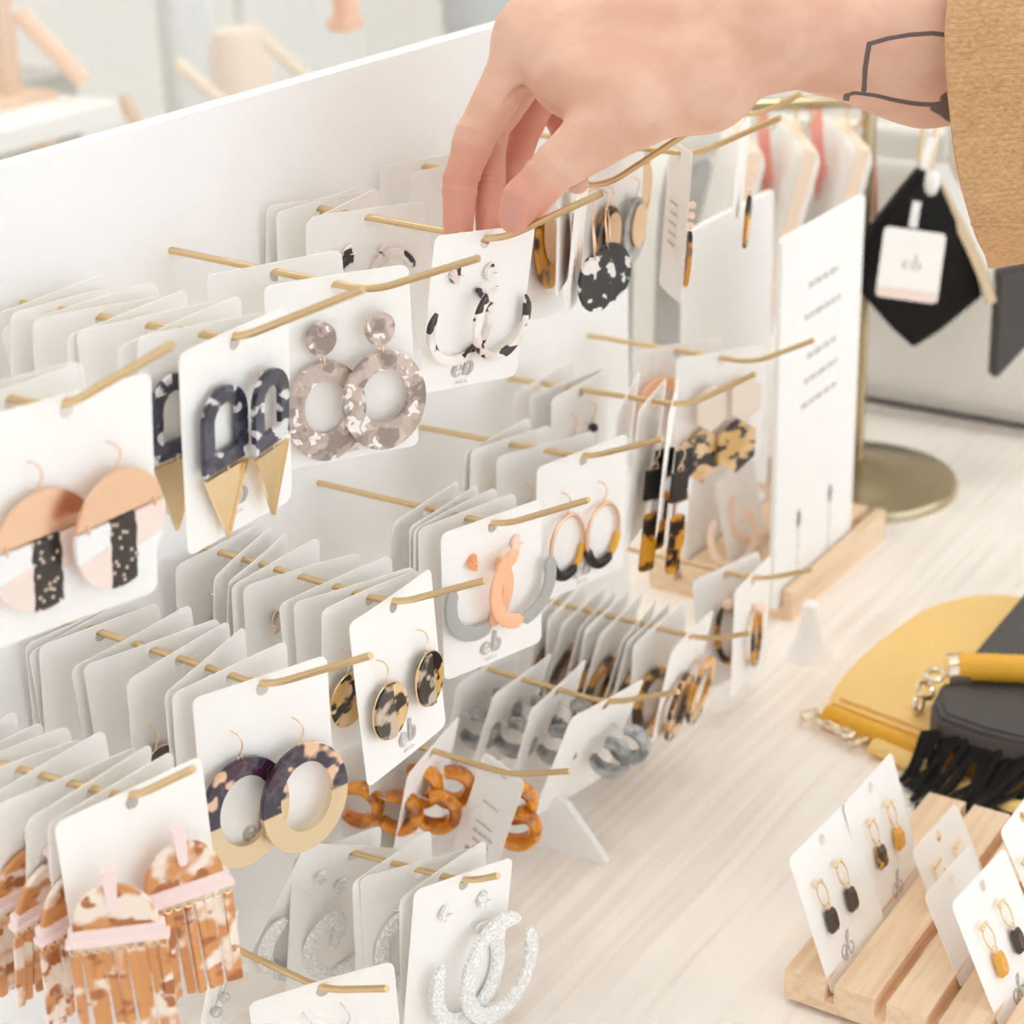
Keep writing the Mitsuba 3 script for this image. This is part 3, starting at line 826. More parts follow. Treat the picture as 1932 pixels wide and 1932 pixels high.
flat_hoop('shell_hoop', 'ivory', -13.5, -43, 4.0, 8, [('hoop', 150, 425, 'ivory_shell')], 22.5, 19.0, 5.2, 3.2, 'white shell hoop with dark brown bands, left one on the card held by the hand', 'white and dark shell hoops', (-17, -16.5, 'ivory_shell'))
flat_hoop('shell_hoop', 'ivory', 11.0, -42, 8.0, 8, [('hoop', 110, 392, 'ivory_shell')], 20.0, 19.5, 5.2, 3.2, 'white shell hoop with dark brown bands, right one on the card held by the hand', 'white and dark shell hoops', (6, -17.5, 'ivory_shell'))
flat_hoop('shell_hoop', 'ivory_b4', -9, -34, 3.0, 0, [('hoop', 100, 330, 'ivory_shell')], 14, 15.0, 5.0, 3.0, 'white shell hoop half hidden, above the right mauve ring card', 'shell hoops behind the hand', (-11, -17.4, 'ivory_shell'))
flat_hoop('shell_hoop', 'ivory_b4', 12, -34, 3.0, 0, [('hoop', 20, 200, 'ivory_shell')], 12, 14.0, 5.0, 3.0, 'dark banded shell hoop half hidden, just left of the fingertips', 'shell hoops behind the hand', (9, -19.9, 'ivory_shell'))
flat_hoop('two_tone_hoop', 'peach', -12.5, -38.5, 4.0, 6, [('grey_half', 150, 292, 'flat_grey'), ('peach_half', 292, 408, 'peach_resin')], 21.5, 21.5, 8.6, 3.0, 'half grey half peach open hoop, left one of the pair', 'peach and grey hoops', (-13, -18, 'coral_resin'))
flat_hoop('two_tone_hoop', 'peach', 14.5, -38.0, 8.5, 6, [('peach_half', 100, 268, 'peach_resin'), ('grey_half', 268, 383, 'flat_grey')], 21.5, 21.5, 8.6, 3.0, 'half peach half grey open hoop, right one of the pair', 'peach and grey hoops', (17, -15.5, 'pale_peach'))
flat_hoop('glitter_hoop', 'glitter', 4.5, -55.0, 5.0, 6, [('hoop', 150, 440, 'clear_glitter')], 23.0, 27.0, 9.0, 4.0, 'clear glitter open hoop, left one on the front card at the bottom', 'clear glitter hoops', (-10.6, -14.2, 'clear_glitter'))
flat_hoop('glitter_hoop', 'glitter', 23.0, -54.5, 9.5, 6, [('hoop', 60, 395, 'clear_glitter')], 24.5, 28.5, 9.5, 4.0, 'clear glitter open hoop, right one on the front card at the bottom', 'clear glitter hoops', (15, -13.9, 'clear_glitter'))
flat_hoop('glitter_hoop', 'glitter_b1', -9, -55.0, 4.5, 3, [('hoop', 145, 400, 'clear_glitter')], 22.5, 24.0, 8.6, 4.0, 'clear glitter open hoop, left one on the tilted card', 'clear glitter hoops', (-13.3, -15.6, 'clear_glitter'))
flat_hoop('glitter_hoop', 'glitter_b1', 14, -52.0, 9.0, 3, [('hoop', 120, 385, 'clear_glitter')], 21.0, 23.0, 8.6, 4.0, 'clear glitter open hoop, right one on the tilted card', 'clear glitter hoops', (2.0, -20.3, 'clear_glitter'))
flat_hoop('glitter_hoop', 'glitter_b3', -2, -46.0, 3.2, 0, [('hoop', 100, 380, 'clear_glitter')], 22.0, 24.0, 8.0, 4.0, 'clear glitter hoop, mostly hidden between the cards just behind the front glitter card', 'clear glitter hoops', (-8, -20, 'clear_glitter'))


# 5 tassels of acetate strips
def tassel(n, u, v, d, tw, lab, strips=9, roll=0.0):
    t = thing('tassel_earring', lab, 'earring', 'rust shell tassel earrings')
    M = on(n, u, v, d, tw, roll)
    cap = unary_union([ell(0, 0, 17.5, 20, 60).intersection(sbox(-30, 0, 30, 30))]).buffer(0)
    put(t, 'cap', shape('ta_cap', lambda: mm(soft_slab(cap, 2.8, 0.4)), 'rust_shell', 30), M @ TR(0, 0.002, 0))
    bail = Polygon([(-3.0, 0), (3.0, 0), (2.0, -14.5), (1.2, -16), (-1.2, -16), (-2.0, -14.5)])
    bl = put(t, 'bail', shape('ta_bail', lambda: mm(soft_slab(bail, 2.4, 0.4)), 'blush_plastic', 30), M @ TR(0, 0.028, 0.0022))
    put(bl, 'bail_top', shape('ta_bt', lambda: mm(bx(-3.0, 3.0, -1.2, 1.2, -3, 2.0)), 'blush_plastic'), M @ TR(0, 0.028, 0.0022))
    put(t, 'bar', shape('ta_bar', lambda: mm(trimesh.util.concatenate([bx(-19.5, 19.5, -2.2, 2.6, -0.8, 3.8), bx(-21, 21, -4.4, -2.0, -0.2, 5.2)])), 'blush_plastic'), M)
    rng = random.Random(n + lab[:30])
    for i in range(strips):
        x = (-18.0 + 36.0 * i / (strips - 1)) / 1000
        put(t, 'jump_ring', shape('ta_ring', lambda: mm(ring(1.9, 0.42, 14, 5)), 'gold', 50), M @ TR(x, -0.0066, 0.0036))
        put(t, 'strip', shape('ta_strip', lambda: mm(soft_slab(rrect(4.1, 44, 1.2, 0, -22), 1.8, 0.3)), 'rust_shell', 30), M @ TR(x, -0.0084, 0.0018) @ ROT([0, 1, 0], rng.uniform(-25, 25)) @ ROT([0, 0, 1], rng.uniform(-2, 2)) @ ROT([1, 0, 0], rng.uniform(-3, 1)))


tassel('tassel', -24.5, -43.5, 17.0, -36, 'rust shell tassel earring with white bar, lower left one on the front corner card')
tassel('tassel', 12.5, -44.0, 11.0, -14, 'rust shell tassel earring with white bar, upper right one on the front corner card')
for b, q, wh in (('tassel_b7', -25, 'first'), ('tassel_b6', -24, 'second'), ('tassel_b5', -20, 'third')):
    tassel(b, q, -45.5, 1.6, -2, 'rust shell tassel earring, %s one tucked behind the front corner card' % wh, 8)


# 6 half shell, half gold rings
def half_ring(n, u, v, d, tw, lab):
    t = thing('half_ring_earring', lab, 'earring', 'half tortoise half gold rings')
    M = on(n, u, v, d, tw)
    r = ell(0, 0, 24.5, 28.3, 80).difference(ell(0.5, 1.0, 14.5, 18.2, 70))
    put(t, 'shell_half', shape('hr_top', lambda: mm(soft_slab(r.intersection(sbox(-40, -1.5, 40, 40)), 2.8, 0.35)), 'plum_shell', 30), M)
    put(t, 'gold_half', shape('hr_low', lambda: mm(soft_slab(r.intersection(sbox(-40, -40, 40, -1.5)), 3.2, 0.35, -0.2)), 'brushed_gold', 30), M)
    hook_wire(t, M @ TR(0.000, 0.0295, 0.0012), 'gold', 13)


half_ring('halfhoop', -16.5, -59.0, 4.0, 6, 'round earring half plum tortoise and half gold, left one, partly behind the tassel card')
half_ring('halfhoop', 13.0, -60.3, 8.0, 6, 'round earring half plum tortoise and half gold, right one on its card')


# 7 two-tone discs
def shell_disc(n, u, v, d, tw, lab, r=14.2, seam=True, shell='tortoise_blond', hook=True, grp='two-tone tortoise discs', wires=13):
    t = thing('shell_disc_earring', lab, 'earring', grp)
    M = on(n, u, v, d, tw)
    put(t, 'disc', shape(('co_disc', r), lambda: mm(soft_slab(ell(0, 0, r, r * 1.04), 2.0, 0.3)), shell, 30), M)
    put(t, 'rim', shape(('co_rim', r), lambda: mm(tube(arc(r + 0.1, r * 1.04 + 0.1, 0, 360, 49)[:-1] + np.array([0, 0, 1.0]), 0.55, 6, True)), 'gold', 50), M)
    if seam:
        put(t, 'half_leaf', shape(('co_half', r), lambda: mm(soft_slab(ell(0, 0, r * 0.98, r * 1.02).intersection(sbox(-30, -30, 1.5, 30)), 1.2, 0.25, 2.1)), 'smoke_shell', 30), M)
        put(t, 'seam', shape(('co_seam', r), lambda: mm(tube([(1.6, r, 2.6), (1.6, -r, 2.6)], 0.3, 6)), 'gold'), M)
    if hook:
        hook_wire(t, M @ TR(-0.001, r / 1000 + 0.0018, 0.0008), 'gold', wires)


def f_smoke_shell(p, n, uv):
    a = swirl(p, 120.0, 1.0)
    return mix((0.55, 0.46, 0.36), (0.06, 0.05, 0.04), smoothstep(0.44, 0.60, a))


mat('smoke_shell', pbr(proc(f_smoke_shell), **gloss))
shell_disc('coin', -17.0, -51.0, 4.0, 0, 'oval two-tone tortoise disc earring, lower left one on the front card')
shell_disc('coin', 16.2, -49.0, 5.0, 6, 'oval two-tone tortoise disc earring, upper right one on the front card', 13.8)
shell_disc('coin_b8', -19.5, -49.0, 4.0, 6, 'gold-rimmed tortoise disc earring showing left of the front two-tone disc card', 14.0, False)
shell_disc('gem_b4', -19.5, -54, 3.0, 6, 'dark tortoise disc earring low between the white cards, left of the half-gold rings', 14.0, False, 'plum_shell', grp='plum discs between cards')
shell_disc('gem_b6', -22.0, -52, 3.0, 6, 'dark plum shell disc earring deep between the cards, next to the half-gold rings', 14.0, False, 'plum_shell', grp='plum discs between cards')
shell_disc('coin_b1', -7.5, -40, 3.0, 6, 'small dark gem earring on a gold wire, upper left on the two-tone disc hook', 5.0, False, 'black_resin', grp='small dark gem earrings')
shell_disc('coin_b1', 9.5, -38, 3.0, 6, 'small dark gem earring, right one at the back of the two-tone disc hook', 5.0, False, 'black_resin', grp='small dark gem earrings')
shell_disc('coin_b5', -18.5, -20, 2.0, 40, 'small mauve disc earring peeking from a middle card on the two-tone disc hook', 5.5, False, 'mauve_acetate', hook=False, grp=None)


# 8 thin gold hoops dipped in resin
def dipped_hoop(n, u, v, d, tw, lab):
    t = thing('dipped_hoop_earring', lab, 'earring', 'gold hoops dipped in resin')
    M = on(n, u, v, d, tw)
    put(t, 'gold_hoop', shape('dh_g', lambda: mm(tube(arc(14.2, 20.0, -20, 205, 44), 1.25, 8)), 'rose_gold', 50), M)
    put(t, 'black_dip', shape('dh_b', lambda: hoop_mesh(14.0, 19.6, 195, 305, 6.0, 3.2, 30), 'black_resin', 40), M)
    put(t, 'amber_dip', shape('dh_a', lambda: hoop_mesh(14.0, 19.6, 305, 350, 4.6, 3.0, 16), 'honey_resin', 40), M)
    hook_wire(t, M @ TR(0, 0.0215, 0), 'rose_gold', 13)


dipped_hoop('resin', -14.8, -51.5, 4.0, 6, 'thin gold oval hoop dipped in black and amber resin, left one')
dipped_hoop('resin', 13.6, -53.5, 4.0, 6, 'thin gold oval hoop dipped in black and amber resin, right one')


# 9 spotted hexagons under beige hexagons
def hexagon(rx, ry):
    return Polygon([(rx * math.sin(a), ry * math.cos(a)) for a in np.radians([0, 60, 120, 180, 240, 300])])


def hexa(n, u, v, d, tw, lab):
    t = thing('hexagon_earring', lab, 'earring', 'beige and spotted hexagon earrings')
    M = on(n, u, v, d, tw)
    put(t, 'top_hexagon', shape('hx_t', lambda: mm(soft_slab(hexagon(13.5, 17), 2.0, 0.3)), 'beige_leather', 30), M @ TR(0, 0, 0.0035))
    put(t, 'shell_hexagon', shape('hx_b', lambda: mm(soft_slab(hexagon(17, 19.5), 2.4, 0.3)), 'tortoise_blond', 30), M @ TR(-0.004, -0.0345, 0))


hexa('square', -11.0, -31.0, 4.0, 4, 'beige hexagon earring over a spotted shell hexagon, left one')
hexa('square', 14.0, -27.5, 6.0, 4, 'beige hexagon earring over a spotted shell hexagon, right one')
t = thing('arch_earring', 'open coral orange arch earring, upper part seen behind the edge-on cards', 'earring')
put(t, 'arch', shape('coral_arch', lambda: mm(soft_slab(unary_union([ell(0, 0, 17, 17), sbox(-17, -28, 17, 0)]).difference(unary_union([ell(0, 0, 9, 9), sbox(-9, -40, 9, 0)])), 3, 0.4)), 'peach_resin', 30), on('square_b1', -15.0, -32.0, 4, 4))


# 10 chunky round hoops standing out from the card
def chunky(n, u, v, d, R, w, tw, b, lab, grp, name='chunky_hoop', back=False):
    t = thing(name, lab, 'earring', grp)
    M = on(n, u, v, d, 0) @ ROT([0, 1, 0], tw)

    def mk():
        def pr(i, k):
            e = 0.74 + 0.26 * math.sin(math.pi * min(1.0, max(0.0, (i + 0.5) / k)))
            return disc_prof(w * 0.62 * e, 12, w * 1.15 * e)
        a = np.radians(np.linspace(-146, 118, 50))
        p = np.stack([a * 0, R * np.sin(a), R * np.cos(a)], 1)
        return mm(sweep(p, pr, up=[1, 0, 0]))
    put(t, 'hoop', shape(('chunky', R, w), mk, b, 50), M if not back else M @ ROT([0, 1, 0], 180))
    put(t, 'post', shape(('cpost',), lambda: mm(tube([(0, 0, -12), (0, 0, 2)], 0.5, 6)), 'silver'), M @ TR(0, R * 0.72 / 1000, -R * 0.7 / 1000) @ ROT([0, 1, 0], -tw))


g = 'chunky marbled grey hoops'
for n, pts in dict(grey=[(3, -35.5, 'left one on the front card', 12), (20, -32.5, 'right one on the front card', 12)], grey_b3=[(-14, -28, 'left one on the card behind the front', 12), (10, -22, 'right one on the card behind the front', 11)],
                   grey_b2=[(-17, -29, 'left one on the third card', 12), (6, -24, 'right one on the third card', 11)], grey_b1=[(-22, -28, 'left one on the rearmost card', 11), (0, -24, 'right one on the rearmost card', 11)]).items():
    for u, v, lab, d in pts:
        chunky(n, u, v, d + 2, 10.9, 5.8, 24, 'smoke_resin', 'chunky marbled grey hoop, %s' % lab, g)
g = 'chunky amber hoops'
for n, pts in dict(amber_b3=[(-12, -31, 'front left one on the card left of the turned card', 12), (8, -26.5, 'rear right one on the card left of the turned card', 11)],
                   amber_b2=[(-26, -30, 'lower one half hidden behind the two-tone disc card', 12), (-4, -24, 'upper one half hidden behind the two-tone disc card', 11)], amber_b1=[(-31, -30, 'beside the gold half of the right half-gold ring', 12)]).items():
    for u, v, lab, d in pts:
        chunky(n, u, v, d + 2, 11.3, 6.2, 24, 'amber_resin', 'chunky amber orange hoop, %s' % lab, g)
chunky('amber', 14.0, -40.0, -12, 11.3, 6.2, 127, 'amber_resin', 'chunky amber orange hoop, lower one behind the turned printed card', g)
chunky('amber', 5.0, -27.0, -14, 11.3, 6.2, 127, 'amber_resin', 'chunky amber orange hoop, upper one behind the turned printed card', g)


# 11 wide flat tortoise rings in the long row
def wide_ring(n, u, v, d, tw, lab, r=26.0, w=9.0):
    t = thing('tortoise_ring_earring', lab, 'earring', 'spotted tortoise rings in the long row')
    M = on(n, u, v, d, tw)
    put(t, 'ring', shape(('wr', r, w), lambda: mm(soft_slab(ell(0, 0, r * 0.86, r, 60).difference(ell(0, 2, (r - w) * 0.82, r - w, 50)), 3.0, 0.4)), 'tortoise_amber', 30), M)
    post_back(t, M @ TR(0, (r - w / 2) / 1000, -0.002))


def f_tort_amber(p, n, uv):
    a = swirl(p, 110.0, 31.0)
    b = swirl(p, 60.0, 9.0)
    c = mix((0.74, 0.46, 0.22), (0.58, 0.28, 0.03), smoothstep(0.35, 0.65, b))
    return mix(c, (0.05, 0.028, 0.02), smoothstep(0.53, 0.60, a))


mat('tortoise_amber', pbr(proc(f_tort_amber), **gloss))
wide_ring('ring', -6, -51.0, 3.0, 4, 'spotted tortoise ring earring, left one on the front card of the long row', 25)
wide_ring('ring', 19, -50.0, 7.0, 4, 'spotted tortoise ring earring, right one on the front card of the long row', 25)
for i in range(1, 10):
    wide_ring('ring_b%d' % i, -9, -52, 2.0, -4, 'spotted tortoise ring earring on the %s card behind the front of the long row' % ORD[rank['ring_b%d' % i] - 1], 26)
for n, u, v, lab in (('band_b1', -8.0, -42, 'thin dark tortoise oval hoop with a peach stud, left card by the wooden block'), ('band', 2.0, -44, 'thin dark tortoise oval hoop, right card nearest the wooden block')):
    t = thing('band_hoop', lab, 'earring', 'thin tortoise band hoops')
    M = on(n, u, v, 4, 10)
    put(t, 'hoop', shape('band', lambda: hoop_mesh(13.5, 20, 100, 440, 5.0, 3.0), 'tortoise_dark', 40), M)
    put(t, 'stud', shape('band_stud', lambda: mm(trimesh.creation.icosphere(2, 4.2)), 'pale_peach', 50), M @ TR(0, 0.022, 0.0015))


# 12 long ovals with gold leaves, pied discs, single drops
def gold_oval(n, u, v, d, tw, lab, shell='tortoise_dark', gy=3.0):
    t = thing('gold_oval_earring', lab, 'earring', 'gold ovals over tortoise ovals')
    M = on(n, u, v, d, tw)
    put(t, 'shell_oval', shape('go_s', lambda: mm(soft_slab(ell(0, 0, 14, 20.5), 2.4, 0.3)), shell, 30), M)
    put(t, 'gold_leaf', shape('go_g', lambda: mm(soft_slab(ell(0, 0, 9.0, 13.5), 1.0, 0.2)), 'gold_satin', 30), M @ TR(0.002, 0.001 * gy, 0.0032))
    hook_wire(t, M @ TR(0, 0.0215, 0.001), 'rose_gold', 11)


mat('gold_satin', pbr((0.93, 0.66, 0.44), 0.5, 0.75))
gold_oval('oval_b3', 10.0, -42.0, 3.0, 4, 'amber tortoise oval with a gold leaf in front, right of the thumb below the hook', gy=7)
gold_oval('oval_b4', 4.0, -38.0, 3.0, 8, 'dark olive tortoise oval with a sliver of gold leaf, between two narrow cards', gy=3)
gold_oval('gold', -8.5, -55.0, 4.0, 4, 'gold oval earring over dark tortoise, left one below the wrist')
gold_oval('gold', 18.5, -55.0, 5.0, 4, 'gold oval earring over translucent grey, right one below the wrist', 'smoke_resin')
gold_oval('gold', 39.0, -36.0, -6.0, 4, 'gold oval earring at the right edge of the white card, nearest the grey bag')
RIGHT = np.cross(FWD, UPV)
for k, lab in enumerate(('black disc earring with white flecks, front one, hanging in gold hoops', 'black disc earring with white flecks, rear one, mostly behind the first')):
    t = thing('pied_disc_earring', lab, 'earring', 'black and white disc earrings')
    P = (FRAME['oval_e'] @ TR(0.003, -0.057, 0.016))[:3, 3] - RIGHT * 0.0039 + UPV * 0.0036
    if k:
        P = P + FWD * 0.016 + RIGHT * 0.0085 + UPV * 0.0078
    M = frame4(P, 12 + 6 * k, 0, 4)
    put(t, 'disc', shape('pd', lambda: mm(soft_slab(ell(0, 0, 14.8, 17), 2.2, 0.3)), 'pied_shell', 30), M)
    put(t, 'ring', shape('pd_ring', lambda: mm(tube(arc(6.5, 12, 0, 360, 41)[:-1], 0.5, 6, True)), 'rose_gold', 50), M @ TR(0, 0.0255, 0.001) @ ROT([0, 1, 0], 40))
    put(t, 'ear_wire', shape('pd_wire', lambda: mm(tube(spline([(0, 0, 0), (1, 5, 1), (0, 10, 1), (-3, 12, -2), (-5, 10, -8)], 20), 0.45, 6)), 'rose_gold', 50), M @ TR(0, 0.0365, 0.001))
for n, M, lab in (('tag', on('tag', 21.0, -58.0, -5.0), 'long amber tortoise drop earring hanging behind the back-turned tag'), ('tag2', on('tag2', 2, -66.0, 6.0, 0), 'long amber tortoise drop hanging beside the blank white panel')):
    t = thing('drop_earring', lab, 'earring')
    put(t, 'drop', shape('drop', lambda: mm(soft_slab(ell(0, 0, 5.5, 16.5), 2.6, 0.4)), 'tortoise_dark', 30), M)
    for k in range(3):
        put(t, 'bead', shape('bead', lambda: mm(trimesh.creation.icosphere(2, 2.2)), 'pale_peach', 50), M @ TR(0, 0.0195 + 0.006 * k, 0.001))


def bar_drop(n, u, v, d, tw, lab):
    t = thing('bar_drop_earring', lab, 'earring', 'black and tortoise bar drops')
    M = on(n, u, v, d, tw)
    put(t, 'black_square', shape('bd_k', lambda: mm(soft_slab(rrect(15, 20, 0.8), 2.4, 0.3)), 'black_resin', 30), M)
    put(t, 'white_square', shape('bd_w', lambda: mm(soft_slab(rrect(11, 15, 0.8), 2.0, 0.3)), 'marble_white', 30), M @ TR(0.004, -0.0185, 0.001))
    put(t, 'shell_bar', shape('bd_t', lambda: mm(soft_slab(rrect(12, 40, 3), 2.4, 0.4)), 'tortoise_dark', 30), M @ TR(-0.002, -0.038, 0.0032))
    put(t, 'jump_ring', shape('bd_r', lambda: mm(ring(2.4, 0.45, 14, 6)), 'rose_gold', 50), M @ TR(0, 0.012, 0.001))
    hook_wire(t, M @ TR(0, 0.015, 0.001), 'rose_gold', 11)


bar_drop('black_b5', -13.0, -49.0, 9.0, -32, 'black square drop earring over tortoise bar, left one on the rear edge-on card')
bar_drop('black_b5', 9.0, -43.0, 9.0, -32, 'black square drop earring over tortoise bar, right one on the rear edge-on card')
bar_drop('black', -9.0, -50.0, 9.0, -36, 'black square drop earring with pinkish tortoise bar, left one on the front edge-on card')
bar_drop('black', 13.0, -44.0, 9.0, -36, 'black square drop earring with pinkish tortoise bar, right one on the front edge-on card')
# 13 bare ear wires whose drops are hidden by the next card
for n, pts, metal in (('black_b3', [(-10.5, -26, 'left'), (11.8, -24, 'right')], 'rose_gold'), ('resin_b2', [(-14.0, -34, 'left')], 'gold'), ('resin_b3', [(-13.3, -30, 'left'), (12.5, -30, 'right')], 'gold'),
                      ('wire_b1', [(-9.0, -28, 'left'), (11.0, -30, 'right')], 'silver'), ('wire', [(-9, -24, 'left'), (10.0, -25, 'right')], 'silver'), ('gem_b5', [(-12, -28, 'left')], 'gold'), ('coin_b7', [(-14, -30, 'left')], 'gold')):
    for u, v, sd in pts:
        t = thing('hook_earring', '%s ear wire, %s, on %s' % ('silver' if metal == 'silver' else 'gold', sd, 'the card cut by the bottom edge' if n == 'wire' else 'the %s card behind the %s card' % (ORD[rank[n] - 1], HELD[CARDS[n][0]])), 'earring')
        M = on(n, u, v, 2.5, 0)
        hook_wire(t, M, metal, 13)
        put(t, 'drop', shape('plain_drop', lambda: mm(trimesh.creation.icosphere(2, 3.0)), 'black_resin' if metal != 'silver' else 'silver', 50), M @ TR(0, -0.005, 0.001))

# ---------------------------------------------------------------- slotted wooden blocks and what stands in them
def slotted(name, label, x0, x1, y0, y1, z0, z1, slots, zb):
    p = sbox(y0, z0, y1, z1)
    for a, b in slots:
        p = p.difference(sbox(a, zb, b, z1 + 0.01))
    m = trimesh.creation.extrude_polygon(p, x1 - x0, engine='earcut')
    m.vertices = np.stack([m.vertices[:, 2] + x0, m.vertices[:, 0], m.vertices[:, 1]], 1)
    m.fix_normals()
    t = thing(name, label, 'display block')
    put(t, 'body', ply(m, 'pale_wood'))
    return t


t = slotted('slotted_block', 'pale wooden block with grooves holding gem earring cards, bottom right', 0.119, 0.33, -0.452, -0.289, 0.004, 0.0228,
            [(-0.3184, -0.3131), (-0.3486, -0.3417), (-0.3779, -0.3709), (-0.4085, -0.4015), (-0.438, -0.431)], 0.0105)
for x in (0.135, 0.30):
    put(t, 'foot', ply(bx(x, x + 0.015, -0.445, -0.296, 0.0, 0.004), 'oak'))
slotted('slotted_block', 'pale wooden block beyond the board holding the tall white panels', 0.545, 0.728, -0.092, 0.033, 0.0, 0.0252, [(0.0035, 0.0125), (-0.035, -0.027), (-0.0845, -0.0755)], 0.010)


def standing(n, x, y, yaw, lean, W, H, label, group=None):
    t = thing('earring_card', label, 'earring card', group)
    M = frame4((x, y, 0.0125), yaw, -lean, 0)
    FRAME[n] = M
    CARDS[n] = (None, 0, 0, 0, 0, W, H, t)
    put(t, 'card', ply(card_mesh(W, H, 0.0, n), 'paper', smooth=30), M @ TR(W / 2, H - TOP, 0))
    return t


def thin_logo(n, u, v):
    put(CARDS[n][-1], 'logo', shape('thin_logo', lambda: mm(slab(logo_poly(True), 0.08)), 'print_grey'), FRAME[n] @ TR(u / 1000, v / 1000 - 0.005, 0.0005) @ np.diag([1.25, 1.15, 1, 1]), label='printed grey script letters eb')


standing('A1', 0.1229, -0.3158, 2.7, 20.7, 0.0699, 0.0832, 'white card with two dark gem drops, leftmost in the first groove of the near block')
standing('A2', 0.186, -0.3150, 0.6, 17.0, 0.068, 0.083, 'white card with one smoky and one amber gem drop, rear card in the first groove')
standing('B1', 0.2102, -0.3452, 2.1, 25.8, 0.0627, 0.050, 'short white card with small gold rings, in the second groove of the near block')
standing('C0', 0.163, -0.3745, 3.0, 26.0, 0.060, 0.058, 'plain white shaded card standing just behind the amber gem card in the near block')
standing('C1', 0.1399, -0.4050, 4.8, 26.4, 0.0660, 0.0755, 'white card with an amber and a brown gem drop, front card of the near block')
standing('C2', 0.2231, -0.4040, 0.3, 27.6, 0.0588, 0.0750, 'white card cut by the right edge, furthest right in the near block')
for n, u, v in (('A1', 27.4, 14.5), ('A2', 36, 12), ('C1', 29, 8)):
    thin_logo(n, u, v)


def gem_drop(n, u, v, b, lab):
    """u, v: the gem's centre from the card's lower left corner."""
    t = thing('gem_drop_earring', lab, 'earring', 'gem drop earrings on the near block')
    M = FRAME[n] @ TR(u / 1000, v / 1000, 0.003)
    gem = Polygon([(-4.4, -5.2), (-3.2, -6.6), (3.2, -6.6), (4.4, -5.2), (4.4, 5.2), (3.2, 6.6), (-3.2, 6.6), (-4.4, 5.2)])

    def gm():
        a = slab(gem, 1.6, -0.8)
        c = trimesh.convex.convex_hull(np.vstack([np.c_[np.array(gem.exterior.coords), np.full(9, 0.8)], np.c_[np.array(gem.exterior.coords) * 0.62, np.full(9, 2.6)]]))
        return mm(trimesh.util.concatenate([a, c]))
    put(t, 'gem', shape('gem', gm, b), M @ ROT([0, 0, 1], -6))
    put(t, 'cap_ring', shape('gem_cap', lambda: mm(ring(2.1, 0.45, 14, 6)), 'gold', 50), M @ TR(0, 0.0086, 0))
    put(t, 'hoop', shape('gem_hoop', lambda: mm(tube(arc(4.6, 7.4, -75, 240, 30), 0.5, 6)), 'gold', 50), M @ TR(-0.001, 0.0168, 0) @ ROT([0, 0, 1], 8))
    put(t, 'stud', shape('gem_stud', lambda: mm(tube([(-4.2, 0, 0), (1.8, 0.6, 0.8)], 0.95, 8)), 'gold', 50), M @ TR(-0.0015, 0.0242, 0.0005))
    put(t, 'ball', shape('gem_ball', lambda: mm(trimesh.creation.icosphere(2, 1.5)), 'gold', 50), M @ TR(-0.0055, 0.0238, 0.0005))


gem_drop('A1', 17.3, 36.6, 'gem_brown', 'dark brown gem drop, lower left one on the leftmost card of the near block')
gem_drop('A1', 41.0, 36.6, 'gem_brown', 'dark brown gem drop, right one on the leftmost card of the near block')
gem_drop('A2', 22.0, 38.6, 'gem_smoke', 'smoky brown gem drop, left one on the rear card of the near block')
gem_drop('A2', 46.5, 37.5, 'gem_amber', 'amber gem drop, right one on the rear card of the near block')
gem_drop('C1', 18.3, 30.0, 'gem_amber', 'amber gem drop, lower left one on the front card of the near block')
gem_drop('C1', 41.3, 31.4, 'gem_brown', 'brown gem drop, right one on the front card of the near block')
gem_drop('C2', 9.0, 29.0, 'gem_smoke', 'smoky gem drop at the right edge of the picture')


def f_gem(p, n, uv):
    a = swirl(p, 170.0, 3.0)
    return mix((0.70, 0.36, 0.05), (0.05, 0.025, 0.012), smoothstep(0.40, 0.56, a))


mat('gem_brown', pbr((0.05, 0.024, 0.010), 0.12, spec=0.7))
mat('gem_smoke', pbr(proc(f_gem), 0.12, spec=0.7))
mat('gem_amber', pbr((0.72, 0.36, 0.05), 0.12, spec=0.7))
for u, v, lab in ((15.0, 26.0, 'tiny gold stud and ring, left one on the short card'), (43.0, 24.0, 'thin gold ring earring, right one on the short card')):
    t = thing('gold_ring_earring', lab + ' of the near block', 'earring')
    M = FRAME['B1'] @ TR(u / 1000, v / 1000, 0.003)
    put(t, 'ring', shape('gr', lambda: mm(tube(arc(6.0, 8.5, 60, 380, 30), 0.6, 6)), 'gold', 50), M)
    put(t, 'stud', shape('gr_s', lambda: mm(tube([(-3, 0, 0), (4, 1.5, 1)], 0.9, 8)), 'gold', 50), M @ TR(0, 0.008, 0))
    put(t, 'ball', shape('gem_ball', lambda: mm(trimesh.creation.icosphere(2, 1.5)), 'gold', 50), M @ TR(-0.004, 0.008, 0))
standing('P', 0.566, -0.0305, 0, 12, 0.066, 0.082, 'white card with pale peach hoops, standing in the block beside the printed sign')
for u, v, d, lab in ((4.0, 36.0, 6.0, 'pale peach open hoop, left one on the block beyond the board'), (34.0, 46.0, 9.0, 'pale peach open hoop, right one next to the printed sign')):
    t = thing('peach_hoop', lab, 'earring', 'pale peach hoops')
    M = FRAME['P'] @ TR(u / 1000, v / 1000, d / 1000) @ ROT([0, 1, 0], -25)
    put(t, 'hoop', shape('ph', lambda: hoop_mesh(22, 23, 130, 420, 6.0, 4.0), 'pale_peach', 40), M)
    post_back(t, M @ TR(0, 0.022, -0.003))

